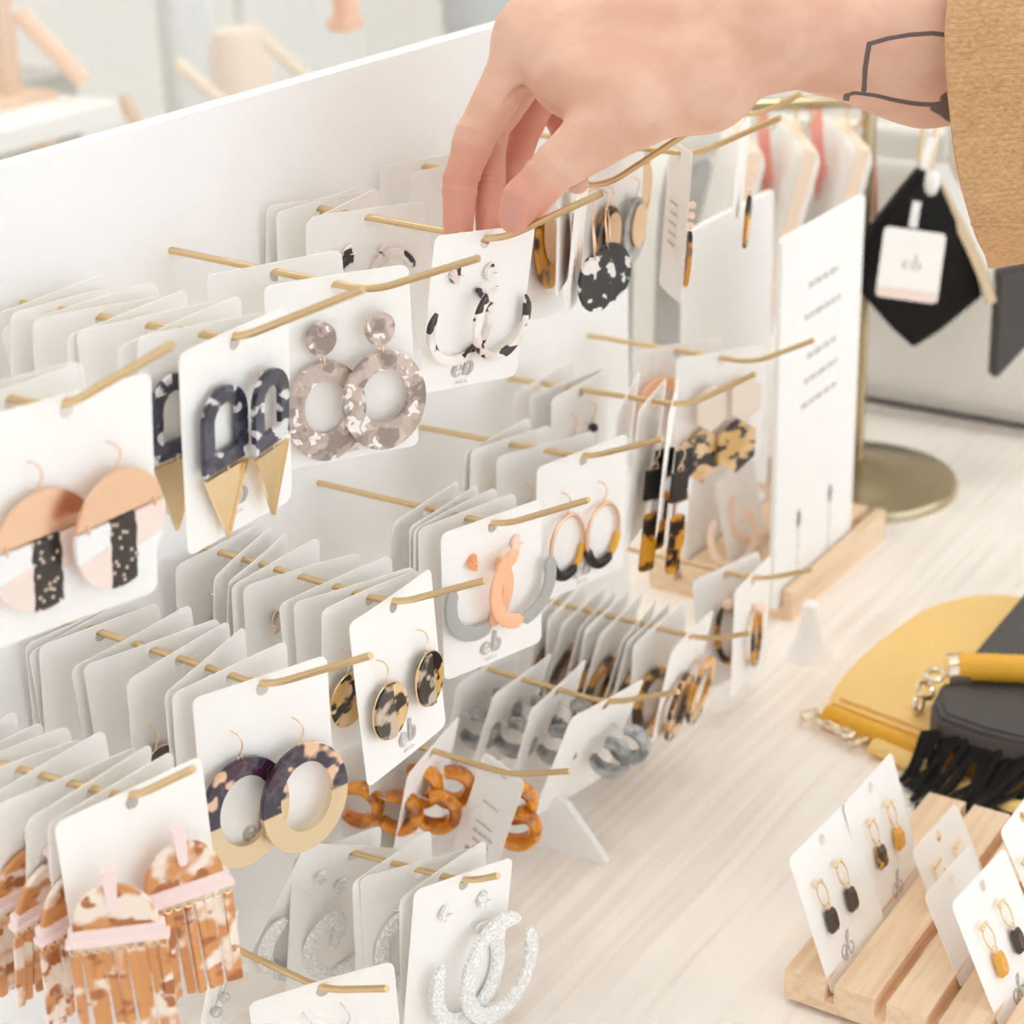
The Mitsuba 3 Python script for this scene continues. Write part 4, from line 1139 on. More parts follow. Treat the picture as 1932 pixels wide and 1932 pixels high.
t = thing('tall_panel', 'blank white upright panel in the wooden block, left of the printed sign', 'sign')
m = slab(rrect(150, 283, 4, 75, 141.5), 4.0)
put(t, 'panel', ply(mm(m), 'board_white'), frame4((0.553, 0.0105, 0.0115), 0, 0, 0))
t = thing('printed_sign', 'tall white sign with small grey printed lines, standing in the wooden block', 'sign')
Ms = frame4((0.533, -0.078, 0.0115), 0, 0, 0)
put(t, 'panel', ply(mm(slab(rrect(146, 294, 4, 73, 147), 4.0)), 'board_white'), Ms)
rng = random.Random(3)
for v, w in ((246, 52), (222, 62), (190, 50), (171, 58), (152, 66)):
    x = 73 - w / 2
    while x < 73 + w / 2:
        L = rng.uniform(6, 15)
        put(t, 'printed_line', ply(mm(bx(x, min(x + L, 75 + w / 2), v, v + 4.0, 4.0, 4.08)), 'print_grey'), Ms)
        x += L + 3
for x in (42, 100):
    put(t, 'printed_drop', ply(mm(slab(ell(x, 62, 3.2, 8), 0.08, 4.0)), 'print_dark'), Ms)
    put(t, 'printed_stem', ply(mm(bx(x - 0.8, x + 0.8, 8, 56, 4.0, 4.08)), 'print_grey'), Ms)
t = thing('ring_cone', 'small white bell-shaped cone on the table in front of the sign block', 'ring cone')
put(t, None, ply(lathe([(0, 0.046), (0.003, 0.0455), (0.006, 0.043), (0.0075, 0.030), (0.011, 0.015), (0.016, 0.004), (0.0175, 0.0), (0, 0)], 36), 'board_white', smooth=40), TR(0.500, -0.128, 0))
t = thing('place_card', 'white folded card corner at the bottom edge, right of the glitter hoops', 'card')
put(t, None, ply(trimesh.Trimesh(*[np.array(a) for a in ([(-0.02, -0.05, 0), (-0.02, 0.0, 0), (0.0, -0.05, 0.016), (0.0, 0.0, 0.016), (0.02, -0.05, 0), (0.02, 0.0, 0)], [(0, 2, 3), (0, 3, 1), (2, 4, 5), (2, 5, 3), (0, 4, 2), (1, 3, 5), (0, 1, 5), (0, 5, 4)])], process=False), 'paper'), TR(0.018, -0.203, 0.0005))

# ---------------------------------------------------------------- brass stand and the bags
t = thing('brass_stand', 'antique brass T-shaped stand with a round base behind the printed sign', 'stand')
put(t, 'base', ply(lathe([(0, 0.026), (0.012, 0.025), (0.03, 0.021), (0.055, 0.0175), (0.062, 0.013), (0.074, 0.012), (0.088, 0.008), (0.090, 0.004), (0.090, 0.0), (0, 0)], 56), 'antique_brass', smooth=35), TR(0.824, -0.024, 0))
put(t, 'post', ply(tube([(0.824, -0.024, 0.02), (0.824, -0.022, 0.36)], 0.0058, 14), 'antique_brass', smooth=50))
BAR0, BARD = np.array([0.824, -0.022, 0.345]), np.array([-0.565, 0.825, 0.0])
put(t, 'bar', ply(tube([BAR0 + BARD * 0.20, BAR0 - BARD * 0.17], 0.0052, 12), 'antique_brass', smooth=50))
put(t, 'finial', ply(trimesh.creation.icosphere(2, 0.009), 'antique_brass', smooth=50), TR(0.824, -0.022, 0.366))
across = np.array([0.825, 0.565, 0.0])


def hang_pouch(s, lab, coral):
    """Slim clear pouch hanging edge-on from the bar."""
    t = thing('zip_pouch', lab, 'pouch', 'slim pouches hanging from the brass bar')
    P = BAR0 + BARD * s
    M = np.eye(4)
    M[:3, 0], M[:3, 1], M[:3, 2], M[:3, 3] = -BARD, across, (0, 0, 1), P + np.array([0, 0, -0.012])
    M = M @ ROT([0, 1, 0], 14)
    put(t, 'body', shape('zp_body', lambda: soft_box(0.024, 0.12, 0.17, 0.010, (0, 0, -0.10)), 'vinyl', 60), M)
    put(t, 'zip', shape('zp_zip', lambda: bx(-0.005, 0.005, -0.062, 0.062, -0.188, -0.014), 'peach_zip'), M @ TR(0, -0.0005, 0))
    put(t, 'clasp', shape('zp_clasp', lambda: tube(arc(0.007, 0.014, 0, 360, 25)[:-1][:, [0, 2, 1]], 0.0016, 6, True), 'gold', 50), M @ TR(0, 0, 0.004))
    put(t, 'strap', shape(('zp_strap', coral), lambda: mm(sweep([(9, 0, 2), (11, 0, -20), (14, 0, -50), (17, 0, -80), (18, 0, -100 if coral else -60)], np.array([(-5, -0.8), (5, -0.8), (5, 0.8), (-5, 0.8)]), up=[0, 1, 0])), 'coral_ribbon'), frame_p(P))
    return t


def frame_p(P):
    M = np.eye(4)
    M[:3, 0], M[:3, 1], M[:3, 2], M[:3, 3] = -BARD, across, (0, 0, 1), P
    return M


hang_pouch(0.100, 'slim pale pouch with peach zip hanging from the brass bar, leftmost', False)
hang_pouch(0.055, 'slim pale pouch with peach zip hanging from the brass bar, middle one', True)
hang_pouch(0.012, 'slim pale pouch with peach zip hanging from the brass bar, next to the post', True)


def facing(poly_pts, th, bsdf, t, part, n=None, b=0.003):
    """A thick flat thing given by the corners of its front face in the world."""
    P = np.array(poly_pts)
    c = P.mean(0)
    n = np.array([-0.80, -0.60, 0.0]) if n is None else np.asarray(n, float)
    n = n / np.linalg.norm(n)
    u = np.cross([0, 0, 1.0], n)
    u /= np.linalg.norm(u)
    v = np.cross(n, u)
    pl = Polygon([((p - c) @ u, (p - c) @ v) for p in P]).buffer(-b).buffer(b)
    m = trimesh.util.concatenate([slab(pl, th - 2 * b, b), slab(pl.buffer(-b * 0.4), th - b, b / 2), slab(pl.buffer(-b), th)])
    M = np.eye(4)
    M[:3, 0], M[:3, 1], M[:3, 2], M[:3, 3] = u, v, n, c - n * th
    put(t, part, ply(m, bsdf), M)


t = thing('suede_pouch', 'black suede diamond pouch with gold zip hanging in front of the pale tote', 'pouch')
facing([[0.8303, -0.0594, 0.2974], [0.8154, -0.0515, 0.2787], [0.791, -0.0398, 0.2469], [0.7673, -0.0388, 0.2026], [0.773, -0.08, 0.1609], [0.7773, -0.1003, 0.1432], [0.795, -0.1157, 0.1576], [0.8238, -0.1366, 0.1862], [0.8275, -0.1255, 0.2076], [0.8317, -0.098, 0.2509], [0.8345, -0.0747, 0.2859]], 0.022, 'black_suede', t, 'body', b=0.004)
zp = np.array([[0.8305, -0.0737, 0.2921], [0.8286, -0.0988, 0.2562], [0.8247, -0.1236, 0.2172], [0.8201, -0.1397, 0.1877]])
put(t, 'zip', ply(sweep(spline(zp, 14), np.array([(-0.004, -0.002), (0.004, -0.002), (0.004, 0.002), (-0.004, 0.002)]), up=[0.8, 0.6, 0]), 'brushed_gold'))
put(t, 'zip_tape', ply(sweep(spline(zp + np.array([0.006, -0.0075, 0.002]), 14), np.array([(-0.005, -0.0015), (0.005, -0.0015), (0.005, 0.0015), (-0.005, 0.0015)]), up=[0.8, 0.6, 0]), 'white_cord'))
put(t, 'hanging_ring', ply(tube(spline([(0.836, -0.066, 0.290), (0.848, -0.060, 0.318), (0.852, -0.066, 0.352), (0.847, -0.072, 0.318), (0.836, -0.068, 0.290)], 24), 0.0022, 8), 'gold', smooth=50))
t = thing('hang_tag', 'white square paper tag printed eb, with peach lower edge, hanging on the black suede pouch', 'tag')
tg = np.array([[0.7696, -0.0587, 0.257], [0.7948, -0.1027, 0.2491], [0.773, -0.1128, 0.1946], [0.7478, -0.0683, 0.2029]])
Mt = np.eye(4)
uu = (tg[1] - tg[0]) / np.linalg.norm(tg[1] - tg[0])
vv = tg[0] - tg[3]
vv = vv - (vv @ uu) * uu
vv /= np.linalg.norm(vv)
Mt[:3, 0], Mt[:3, 1], Mt[:3, 2], Mt[:3, 3] = uu, vv, np.cross(uu, vv), tg.mean(0)
put(t, 'paper', ply(mm(slab(rrect(51, 58, 4), 0.8)), 'paper'), Mt)
put(t, 'peach_edge', ply(mm(slab(rrect(51, 58, 4).intersection(sbox(-30, -30, 30, -20)), 0.1, 0.8)), 'blush_stone'), Mt)
put(t, 'logo', shape('logo', lambda: mm(slab(logo_poly(), 0.08)), 'print_grey'), Mt @ TR(0, -0.004, 0.0009) @ np.diag([1.1, 1.0, 1, 1]), label='printed grey lettering eb')
cord = spline([[0.8269, -0.0762, 0.3197], [0.8117, -0.0757, 0.291], [0.7921, -0.0775, 0.2512]], 12)
put(t, 'cord', ply(sweep(cord, np.array([(-0.0035, -0.001), (0.0035, -0.001), (0.0035, 0.001), (-0.0035, 0.001)]), up=[0.8, 0.6, 0]), 'white_cord'))
put(t, 'knot', ply(trimesh.creation.icosphere(2, 0.0085), 'white_cord', smooth=50), TR(0.8090, -0.0850, 0.2860) @ np.diag([0.8, 0.8, 1.3, 1]))
t = thing('suede_pouch', 'dark grey pointed pouch at the right edge, below the sleeve', 'pouch')
facing([[0.8354, -0.1312, 0.2154], [0.8601, -0.163, 0.2224], [0.8354, -0.1766, 0.1574], [0.8069, -0.1611, 0.1225], [0.8038, -0.1563, 0.1227]], 0.016, 'grey_suede', t, 'body')
t = thing('cream_pouch', 'cream and peach pouch with a black dotted trim, between the black pouch and the sleeve', 'pouch')
cp = np.array([[0.9138, -0.058, 0.3087], [0.9529, -0.1253, 0.298], [0.9048, -0.1518, 0.1717], [0.8849, -0.121, 0.1728], [0.8903, -0.1023, 0.2069], [0.8978, -0.0668, 0.2666]])
facing(cp, 0.02, 'blush_stone', t, 'body')
facing(np.array([cp[0], cp[1], cp[1] + [0, 0, -0.034], cp[0] + [0, 0, -0.034]]) + np.array([-0.002, -0.0015, 0.004]), 0.02, 'board_white', t, 'band')
nn = np.array([-0.80, -0.60, 0.0])
for k in range(10):
    p = cp[0] + (cp[1] - cp[0]) * (0.10 + 0.09 * k) + np.array([-0.0035, -0.0030, -0.003 - 0.006 * (k % 2)])
    put(t, 'dot', shape('dot', lambda: trimesh.creation.icosphere(1, 0.0021), 'black_suede'), TR(*p))
put(t, 'snap', ply(trimesh.creation.icosphere(2, 0.008), 'grey_suede', smooth=50), TR(*(cp.mean(0) + nn * 0.006 + [0.004, -0.008, 0.004])) @ np.diag([0.6, 0.6, 0.7, 1]))

t = thing('tote_bag', 'large soft pale tote bag standing on the table behind the black pouch', 'bag')
m = soft_box(0.16, 0.52, 0.335, 0.045, (1.085, -0.10, 0.1675))
v = m.vertices
v[:, 0] += 0.012 * np.sin(v[:, 1] * 17) * np.sin(np.clip(v[:, 2] / 0.335, 0, 1) * 3.1) - 0.05 * (v[:, 2] / 0.335) * 0.0
put(t, 'body', ply(m, 'cream_hide', smooth=60))
put(t, 'seam', ply(tube(spline([(1.004, 0.13, 0.012), (1.0025, 0.0, 0.012), (1.002, -0.15, 0.012), (1.004, -0.33, 0.012)], 20), 0.0025, 6), 'grey_suede'))
put(t, 'flap', ply(soft_box(0.022, 0.50, 0.05, 0.009, (1.000, -0.10, 0.262)), 'stone_hide', smooth=60))
put(t, 'flap', ply(soft_box(0.020, 0.17, 0.105, 0.009, (0.992, 0.045, 0.205)), 'stone_hide', smooth=60), label='soft pale flap folded over the front')
t = thing('grey_bag', 'grey leather bag standing behind the end of the white board', 'bag')
put(t, 'body', ply(soft_box(0.17, 0.17, 0.295, 0.055, (0.835, 0.235, 0.148)), 'grey_hide', smooth=60))
put(t, 'strap', ply(sweep(spline([(0.80, 0.155, 0.292), (0.757, 0.150, 0.262), (0.742, 0.147, 0.200), (0.741, 0.150, 0.10), (0.743, 0.155, 0.02)], 24), np.array([(-0.010, -0.002), (0.010, -0.002), (0.010, 0.002), (-0.010, 0.002)]), up=[1, 0, 0]), 'stone_hide'))
put(t, 'top_fold', ply(soft_box(0.12, 0.12, 0.05, 0.022, (0.86, 0.205, 0.290)), 'stone_hide', smooth=60))

# mustard pouch lying on the table, black fringed pouch over it
t = thing('mustard_pouch', 'mustard yellow curved leather pouch lying on the table, partly under the black one', 'pouch')
mp = [[0.4141, -0.1814], [0.4654, -0.1719], [0.5397, -0.1752], [0.6055, -0.1911], [0.6348, -0.2184], [0.632, -0.30], [0.39, -0.3395], [0.3994, -0.261]]
mp = np.array(mp)
pl = Polygon(spline(np.vstack([mp[:5], [[0.640, -0.26]]]), 30).tolist() + [[0.60, -0.345], [0.392, -0.345], [0.3994, -0.261]]).buffer(0)
put(t, 'body', ply(trimesh.util.concatenate([slab(pl, 0.012, 0.0005), slab(pl.buffer(-0.003), 0.016, 0.0005), slab(pl.buffer(-0.008), 0.019, 0.0005)]), 'mustard'))
put(t, 'edge', ply(tube(spline([(0.412, -0.182, 0.009), (0.4035, -0.225, 0.009), (0.3975, -0.262, 0.009), (0.391, -0.342, 0.009)], 24), 0.0078, 10), 'mustard_edge', smooth=50), label='darker zipped edge')
put(t, 'wrist_strap', ply(sweep(spline([(0.3935, -0.2255, 0.006), (0.3840, -0.262, 0.006), (0.373, -0.302, 0.006), (0.366, -0.345, 0.006)], 24), disc_prof(0.0085, 10, 0.0052), up=[0, 0, 1]), 'mustard', smooth=50), label='rolled mustard wrist strap')
for k, (x, y, r) in enumerate([(0.4085, -0.170, 0.0065), (0.4040, -0.181, 0.0055), (0.3995, -0.192, 0.0075), (0.3960, -0.204, 0.006), (0.3935, -0.215, 0.0075)]):
    put(t, 'chain_link', shape(('link', r), lambda: tube(arc(r, r * 0.75, 0, 360, 21)[:-1], 0.0019, 7, True), 'pale_gold', 50), TR(x, y, 0.0075 + 0.001 * (k % 2)) @ ROT([0, 0, 1], 40 * k) @ ROT([1, 0, 0], 25 * (k % 3)))
mat('pale_gold', pbr((0.95, 0.84, 0.68), 0.2, 1.0))
t = thing('fringed_pouch', 'black suede pouch with a long fringe lying on top of the mustard pouch', 'pouch')
bp = Polygon([[0.6606, -0.258], [0.6, -0.2549], [0.4814, -0.2567], [0.4342, -0.2546], [0.4068, -0.2586], [0.3906, -0.2691], [0.385, -0.30], [0.3865, -0.36], [0.66, -0.36]]).buffer(-0.006).buffer(0.006)
put(t, 'body', ply(trimesh.util.concatenate([slab(bp, 0.018, 0.0205), slab(bp.buffer(-0.003), 0.021, 0.0205), slab(bp.buffer(-0.007), 0.0225, 0.0205)]), 'grey_suede'))
rng = random.Random(11)
strand = {}
ends = [[0.3659, -0.2551], [0.3576, -0.2607], [0.3394, -0.2743], [0.3382, -0.291], [0.3411, -0.3022], [0.3495, -0.3167], [0.3639, -0.329]]
for i in range(30):
    s = i / 29.0
    y0 = -0.262 - 0.095 * s
    x0 = 0.389 - 0.003 * s
    q = s * 5.6
    e0, e1 = np.array(ends[int(q)]), np.array(ends[min(6, int(q) + 1)])
    e = e0 + (e1 - e0) * (q - int(q))
    L = rng.uniform(0.85, 1.3)
    ex, ey = x0 + (e[0] - x0) * L + rng.uniform(-0.006, 0.006), y0 + (e[1] - 0.012 * (1 - s) - y0) * L + rng.uniform(-0.013, 0.013)
    z = 0.030 + rng.uniform(-0.004, 0.004)
    path = spline([(x0, y0, z), (x0 - 0.006, y0 + 0.1 * (ey - y0), z - 0.006), ((x0 + ex) / 2, (y0 + ey) / 2 + rng.uniform(-0.004, 0.004), 0.012 if i % 2 else 0.0095), (ex, ey, 0.0022 + 0.0015 * (i % 3))], 8)
    put(t, 'fringe_strand', ply(sweep(path, disc_prof(0.0026, 4, 0.0015), up=[0, 0, 1]), 'black_suede'))
t = thing('wrist_strap', 'rolled mustard leather strap with a gold clasp lying across the black pouch', 'strap')
put(t, 'roll', ply(tube(spline([(0.4425, -0.263, 0.0535), (0.4510, -0.280, 0.0535), (0.4600, -0.300, 0.0535), (0.4900, -0.360, 0.0535)], 20), 0.0095, 12), 'mustard_edge', smooth=50))
put(t, 'clasp', ply(tube(spline([(0.4405, -0.256, 0.050), (0.4480, -0.268, 0.050)], 6), 0.0112, 12), 'pale_gold', smooth=50))
for k, (x, y, z) in enumerate([(0.437, -0.249, 0.046), (0.431, -0.245, 0.036), (0.4265, -0.2425, 0.027)]):
    put(t, 'ring', shape('st_ring', lambda: tube(arc(0.0075, 0.006, 0, 360, 21)[:-1], 0.002, 7, True), 'pale_gold', 50), TR(x, y, z) @ ROT([1, 0, 0], 40 * k))

# ---------------------------------------------------------------- the shop behind the board
t = thing('side_counter', 'blurred white counter with wooden legs behind the board, upper left', 'counter')
put(t, 'top', ply(bx(0.55, 1.13, 1.14, 1.75, 0.165, 0.19), 'board_white'))
for x, y in ((1.03, 1.18), (0.60, 1.18), (1.08, 1.68), (0.60, 1.68)):
    put(t, 'leg', ply(bx(x - 0.011, x + 0.011, y - 0.011, y + 0.011, -0.76, 0.165), 'oak'))
put(t, 'brace', ply(tube([(1.155, 1.16, 0.19), (1.18, 1.10, 0.06)], 0.010, 8), 'oak'))
t = thing('grey_cabinet', 'blurred grey cabinet under the white counter, far left', 'cabinet')
put(t, 'body', ply(bx(1.05, 1.62, 1.72, 2.2, -0.76, 0.10), 'cabinet_grey'))
put(t, 'door', ply(bx(1.07, 1.34, 1.705, 1.72, -0.70, 0.08), 'cabinet_grey'))
put(t, 'door', ply(bx(1.345, 1.60, 1.705, 1.72, -0.70, 0.08), 'cabinet_grey'))
t = thing('wooden_stand', 'blurred wooden display stand with a slanted arm on the white counter, top left corner', 'display stand')
put(t, 'post', ply(bx(1.055, 1.078, 1.26, 1.283, 0.19, 0.62), 'oak'))
put(t, 'arm', ply(tube([(1.09, 1.262, 0.30), (1.115, 1.185, 0.215)], 0.0125, 8), 'peach_wood'))
put(t, 'base', ply(bx(1.0, 1.11, 1.23, 1.30, 0.19, 0.20), 'oak'))


def draped(name, lab, cat, c, w, d, z0, z1, bsdf):
    t = thing(name, lab, cat)
    m = soft_box(w, d, z1 - z0, min(w, d) * 0.4, (c[0], c[1], (z0 + z1) / 2))
    m.vertices[:, 0] += 0.01 * np.sin(m.vertices[:, 1] * 40)
    put(t, 'cloth', ply(m, bsdf, smooth=60))
    put(t, 'hanger', ply(tube([(c[0], c[1], z1), (c[0], c[1], z1 + 0.5)], 0.006, 6), 'silver'))
    put(t, 'hem', ply(soft_box(w * 1.02, d * 1.02, 0.02, 0.008, (c[0], c[1], z0 + 0.012)), bsdf))


draped('hanging_dress', 'blurred pale blue-grey dress hanging behind the board, upper left', 'dress', (1.74, 1.58), 0.11, 0.06, -0.5, 0.9, 'blue_cloth')
draped('hanging_tunic', 'blurred beige garment hanging behind the board, right of the blue-grey one', 'garment', (1.63, 1.36), 0.10, 0.06, -0.5, 0.195, 'beige_cloth')
draped('coral_ornament', 'blurred coral teardrop ornament hanging near the top edge', 'ornament', (1.575, 1.112), 0.042, 0.04, 0.21, 0.36, 'coral_cloth')
draped('hanging_coat', 'blurred grey garment in the back left of the knuckles', 'garment', (2.27, 1.34), 0.16, 0.08, 0.06, 0.9, 'slate_cloth')
t = thing('wooden_easel', 'blurred pale wooden easel rods leaning behind the board, left of the coral ornament', 'easel')
for a, b in (((1.264, 1.16, 0.215), (1.295, 1.075, 0.137)), ((1.500, 1.20, 0.203), (1.526, 1.09, 0.11))):
    put(t, 'rod', ply(tube([a, b], 0.010, 8), 'pale_rod'))
    put(t, 'leg', ply(tube([b, (b[0] + 0.02, b[1] + 0.02, -0.76)], 0.010, 8), 'pale_rod'))
put(t, 'rail', ply(tube([(1.315, 1.075, -0.2), (1.54, 1.09, -0.2)], 0.008, 8), 'pale_rod'))

# ---------------------------------------------------------------- the reaching hand and its sleeve
J = {'fore2': (0.3288, -0.3740, 0.5034, 0.0400), 'fore': (0.2578, -0.2882, 0.5018, 0.0385), 'wristA': (0.1976, -0.2285, 0.5126, 0.0235), 'wristB': (0.2410, -0.2091, 0.5077, 0.0225),
     'cmc': (0.1725, -0.2065, 0.4923, 0.0220), 'tmcp': (0.1426, -0.1828, 0.4828, 0.0205), 'tip_ip': (0.1132, -0.1533, 0.4539, 0.0117), 'tpad': (0.1038, -0.1427, 0.4394, 0.0112), 'ttip': (0.0995, -0.1396, 0.4325, 0.0088),
     'web': (0.1433, -0.1428, 0.4925, 0.0145), 'web2': (0.1465, -0.1609, 0.4881, 0.0180),
     'imcp': (0.1496, -0.1157, 0.5066, 0.0135), 'knuc': (0.1607, -0.1152, 0.5109, 0.0165), 'ipip': (0.1233, -0.1006, 0.4626, 0.0104), 'idip': (0.1128, -0.0978, 0.4410, 0.0088), 'itip': (0.1047, -0.1010, 0.4190, 0.0076),
     'mmcp': (0.1728, -0.1105, 0.5025, 0.0135), 'mpip': (0.1446, -0.0945, 0.4611, 0.0102), 'mdip': (0.1333, -0.1017, 0.4377, 0.0085), 'mtip': (0.1208, -0.1097, 0.4161, 0.0070),
     'rmcp': (0.1976, -0.1098, 0.4957, 0.0125), 'rpip': (0.1776, -0.0970, 0.4609, 0.0098), 'rdip': (0.1596, -0.0999, 0.4402, 0.0083), 'rtip': (0.1487, -0.1119, 0.4241, 0.0070),
     'pmcp': (0.2203, -0.1108, 0.4877, 0.0115), 'ppip': (0.2036, -0.1009, 0.4608, 0.0082), 'pdip': (0.1944, -0.1148, 0.4430, 0.0070), 'ptip': (0.1836, -0.1251, 0.4291, 0.0060)}
PALM = [('fore2', 'fore'), ('fore', 'wristA'), ('fore', 'wristB'), ('wristA', 'wristB'), ('wristA', 'cmc'), ('wristA', 'knuc'), ('wristB', 'mmcp'), ('wristB', 'rmcp'), ('wristB', 'pmcp'), ('wristA', 'mmcp'), ('cmc', 'web2'),
        ('knuc', 'mmcp'), ('mmcp', 'rmcp'), ('rmcp', 'pmcp'), ('web2', 'web'), ('web', 'imcp'), ('cmc', 'imcp'), ('web2', 'knuc')]
FINGERS = [['cmc', 'tmcp', 'tip_ip', 'tpad', 'ttip'], ['imcp', 'ipip', 'idip', 'itip'], ['mmcp', 'mpip', 'mdip', 'mtip'], ['rmcp', 'rpip', 'rdip', 'rtip'], ['pmcp', 'ppip', 'pdip', 'ptip']]


def cone(p, a, b):
    A, B = np.array(J[a][:3]), np.array(J[b][:3])
    ba = B - A
    t = np.clip((p - A) @ ba / (ba @ ba), 0, 1)
    r = J[a][3] + (J[b][3] - J[a][3]) * t
    q = p - A - t[:, None] * ba
    return np.sqrt((q * q).sum(1)) - r


def smin(a, b, k):
    h = np.clip(0.5 + 0.5 * (b - a) / k, 0, 1)
    return b + (a - b) * h - k * h * (1 - h)


CREASE = []


def hand_sdf(p):
    d = None
    for a, b in PALM:
        c = cone(p, a, b)
        d = c if d is None else smin(d, c, 0.010)
    out = None
    for i, ch in enumerate(FINGERS):
        fd = None
        for a, b in zip(ch[:-1], ch[1:]):
            c = cone(p, a, b)
            fd = c if fd is None else smin(fd, c, 0.0035)
        g = smin(d, fd, 0.009 if i == 0 else 0.006)
        out = g if out is None else np.minimum(out, g)
    # shallow folds across the joints, knuckle swellings
    for (c, n, depth, w, reach) in CREASE:
        q = p - c
        out = out + depth * np.exp(-(q @ n / w) ** 2) * np.exp(-(q * q).sum(1) / reach ** 2)
    return out


def fold(a, b, s, depth=0.0013, w=0.0012):
    A, B = np.array(J[a][:3]), np.array(J[b][:3])
    n = (B - A) / np.linalg.norm(B - A)
    c = A + (B - A) * s
    CREASE.append((c, n, depth, w, 0.016))


for s in (-0.06, 0.05, 0.15):
    fold('tip_ip', 'tpad', s)
for a, b in (('ipip', 'idip'), ('idip', 'itip'), ('mpip', 'mdip'), ('mdip', 'mtip')):
    fold(a, b, -0.05)
    fold(a, b, 0.06)
for s in (0.04, 0.10):
    fold('imcp', 'ipip', 0.38 + s, 0.0006)


for c_, n_ in (((0.1385, -0.1215, 0.4905), (0.75, 0.1, -0.65)), ((0.1415, -0.1225, 0.4935), (0.8, 0.15, -0.58)), ((0.1345, -0.120, 0.487), (0.7, 0.1, -0.7))):
    n_ = np.array(n_) / np.linalg.norm(n_)
    CREASE.append((np.array(c_), n_, 0.0011, 0.0013, 0.010))


def surface_nets(D, o, h):
    s = D < 0
    nx, ny, nz = D.shape
    acc = np.zeros((nx - 1, ny - 1, nz - 1, 3))
    cnt = np.zeros((nx - 1, ny - 1, nz - 1))
    corner = [(i, j, k) for i in (0, 1) for j in (0, 1) for k in (0, 1)]
    at = lambda A, c: A[c[0]:c[0] + nx - 1, c[1]:c[1] + ny - 1, c[2]:c[2] + nz - 1]
    for a in corner:
        for ax in range(3):
            if a[ax] == 0:
                b = list(a)
                b[ax] = 1
                da, db = at(D, a), at(D, b)
                cross = (da < 0) != (db < 0)
                t = np.where(cross, da / np.where(cross, da - db, 1), 0)
                for q in range(3):
                    acc[..., q] += np.where(cross, a[q] + (t if q == ax else 0), 0)
                cnt += cross
    on_ = cnt > 0
    idx = -np.ones(cnt.shape, int)
    idx[on_] = np.arange(on_.sum())
    ijk = np.argwhere(on_)
    v = (ijk + acc[on_] / cnt[on_][:, None]) * h + o
    quads = []
    for ax in range(3):
        u, w = [(1, 2), (2, 0), (0, 1)][ax]
        sl0, sl1 = [slice(None)] * 3, [slice(None)] * 3
        sl0[ax], sl1[ax] = slice(0, -1), slice(1, None)
        e = s[tuple(sl0)] != s[tuple(sl1)]
        pts = np.argwhere(e)
        pts = pts[(pts[:, u] > 0) & (pts[:, w] > 0) & (pts[:, u] < D.shape[u] - 1) & (pts[:, w] < D.shape[w] - 1)]
        neg = s[tuple(pts.T)]
        def cell(du, dw):
            c = pts.copy()
            c[:, u] -= du
            c[:, w] -= dw
            return idx[tuple(c.T)]
        q = np.stack([cell(0, 0), cell(1, 0), cell(1, 1), cell(0, 1)], 1)
        q[~neg] = q[~neg][:, ::-1]
        quads.append(q)
    return v, np.vstack(quads)


def grad(p, e=4e-4):
    g = np.stack([hand_sdf(p + np.eye(3)[k] * e) - hand_sdf(p - np.eye(3)[k] * e) for k in range(3)], 1) / (2 * e)
    return g


def build_hand(h=0.0014):
    P = np.array([j[:3] for j in J.values()])
    lo, hi = P.min(0) - 0.05, P.max(0) + 0.05
    n = np.ceil((hi - lo) / h).astype(int) + 1
    # coarse pass first, so that the fine field is evaluated only near the skin
    H = 4 * h
    nc = np.ceil((hi - lo) / H).astype(int) + 2
    gc = np.stack(np.meshgrid(*[lo[k] + H * np.arange(nc[k]) for k in range(3)], indexing='ij'), -1).reshape(-1, 3)
    Dc = hand_sdf(gc).reshape(nc)
    near = np.repeat(np.repeat(np.repeat(np.abs(Dc) < 2.2 * H, 4, 0), 4, 1), 4, 2)
    full = np.repeat(np.repeat(np.repeat(Dc, 4, 0), 4, 1), 4, 2)[:n[0], :n[1], :n[2]].copy()
    near = near[:n[0], :n[1], :n[2]]
    ii = np.argwhere(near)
    full[near] = hand_sdf(lo + ii * h)
    v, q = surface_nets(full, lo, h)
    for _ in range(2):
        g = grad(v)
        v = v - (hand_sdf(v) / np.maximum((g * g).sum(1), 0.3))[:, None] * g
    m = trimesh.Trimesh(v, np.vstack([q[:, [0, 1, 2]], q[:, [0, 2, 3]]]), process=False)
    if m.volume < 0:
        m.invert()
    return m


HAND = build_hand()
person = thing('person', "person's pale hand and tattooed forearm reaching in from the right, pinching a card", 'person')
put(person, 'arm', ply(HAND, 'skin', smooth=True), label='bare hand and forearm with a line tattoo')
# thumb nail: a thin shell lifted off the skin
nc = np.array([0.0897, -0.1442, 0.4380])
for _ in range(6):
    g = grad(nc[None])[0]
    nc = nc - hand_sdf(nc[None])[0] * g / max(g @ g, 0.3)
g = grad(nc[None])[0]
g /= np.linalg.norm(g)
ax = np.array(J['ttip'][:3]) - np.array(J['tip_ip'][:3])
ax = ax - (ax @ g) * g
ax /= np.linalg.norm(ax)
sd = np.cross(ax, g)
gx, gy = np.meshgrid(np.linspace(-1, 1, 15), np.linspace(-1, 1, 15), indexing='ij')
rr = np.maximum(np.abs(gx), np.abs(gy)) / np.maximum(np.sqrt(gx ** 2 + gy ** 2), 1e-9)
ex, ey = gx * rr, gy * rr
pts = nc + (ex.ravel() * 0.0062)[:, None] * sd + (ey.ravel() * 0.0078)[:, None] * ax
for _ in range(5):
    gg = grad(pts)
    pts = pts - (hand_sdf(pts) / np.maximum((gg * gg).sum(1), 0.3))[:, None] * gg
gg = grad(pts)
gg /= np.linalg.norm(gg, axis=1, keepdims=True)
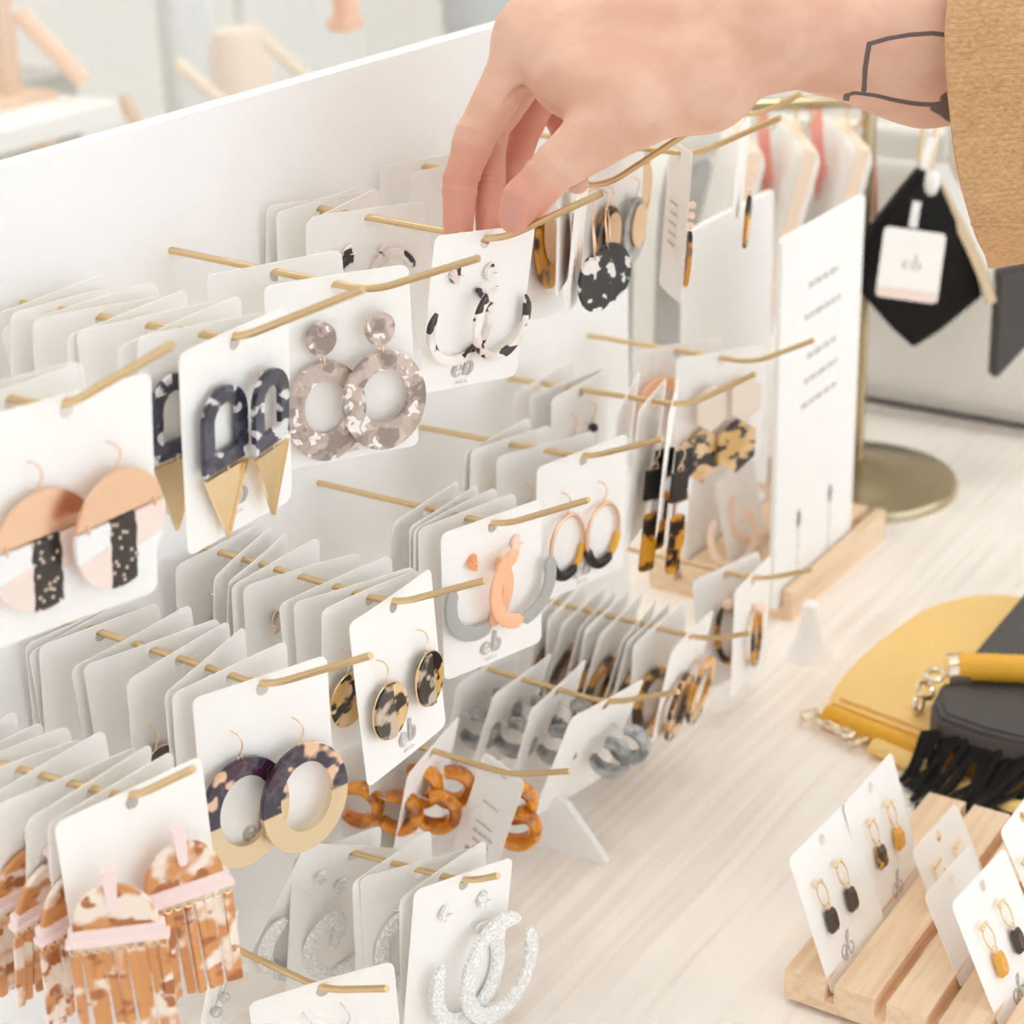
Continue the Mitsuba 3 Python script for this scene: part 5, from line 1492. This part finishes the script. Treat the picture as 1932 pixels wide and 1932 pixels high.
edge = np.sqrt(ex ** 2 + ey ** 2).ravel()
top = pts + gg * (0.0006 * np.clip(1.3 - edge, 0, 1) ** 0.5)[:, None]
f = []
for i in range(14):
    for j in range(14):
        a = i * 15 + j
        f += [[a, a + 15, a + 16], [a, a + 16, a + 1]]
nail = trimesh.Trimesh(top, np.array(f), process=False)
if (nail.face_normals.mean(0) @ g) < 0:
    nail.invert()
scene['nail_two'] = {'type': 'twosided', 'bsdf': scene['nail']}
put(person, 'thumb_nail', ply(nail, 'nail_two', smooth=True), label='pinkish thumb nail')

SLV = [((0.2454, -0.3142, 0.4698), (0.0195, 0.0239, 0.0681)), ((0.2669, -0.3337, 0.4686), (0.0244, 0.0188, 0.0710)), ((0.2973, -0.3654, 0.4664), (0.0264, 0.0176, 0.0732)), ((0.3487, -0.4264, 0.4622), (0.0294, 0.0163, 0.0774))]
cs = spline([s[0] for s in SLV], 16)
hs = spline([s[1] for s in SLV], 16)
ang = np.linspace(0, 2 * np.pi, 72, endpoint=False)
axis_ = np.array([0.62, -0.75, -0.02])
axis_ /= np.linalg.norm(axis_)


def sleeve_ring(i, inner):
    c, a = cs[i], hs[i]
    b = FWD * 0.052
    k = 0.955 if inner else 1.0
    sq = lambda x, p: np.sign(x) * np.abs(x) ** p
    r = c + k * (sq(np.cos(ang), 0.85)[:, None] * a + sq(np.sin(ang), 0.85)[:, None] * b)
    if i < 6:
        r = r - axis_ * (0.004 * (1 - np.abs(np.cos(ang)) ** 1.5) * (1 - i / 6))[:, None]
    r = r + np.cross(FWD, UPV) * (0.022 * np.sin(ang) + 0.006 * (1 + np.cos(ang)))[:, None]
    wob = 0.0016 * np.sin(ang * 5 + i * 0.5) + 0.001 * np.sin(ang * 9 - i * 0.3)
    return r + wob[:, None] * (r - c) / np.linalg.norm(r - c, axis=1, keepdims=True)


rings = [sleeve_ring(i, False) for i in range(15, -1, -1)] + [sleeve_ring(i, True) for i in range(0, 16)]
k = 72
f = []
for i in range(len(rings) - 1):
    for j in range(k):
        j2 = (j + 1) % k
        f += [[i * k + j, i * k + j2, (i + 1) * k + j2], [i * k + j, (i + 1) * k + j2, (i + 1) * k + j]]
put(person, 'sleeve', ply(trimesh.Trimesh(np.vstack(rings), np.array(f), process=False), 'knit', smooth=60), label='loose tan knitted sleeve')
# raised line of stitching a little above the sleeve's lower edge
ja = 28
hem = np.array([sleeve_ring(i, False)[44] for i in range(0, 16)])
put(person, 'sleeve_seam', ply(tube(hem, 0.0009, 6), 'knit'), label='stitched seam of the sleeve')
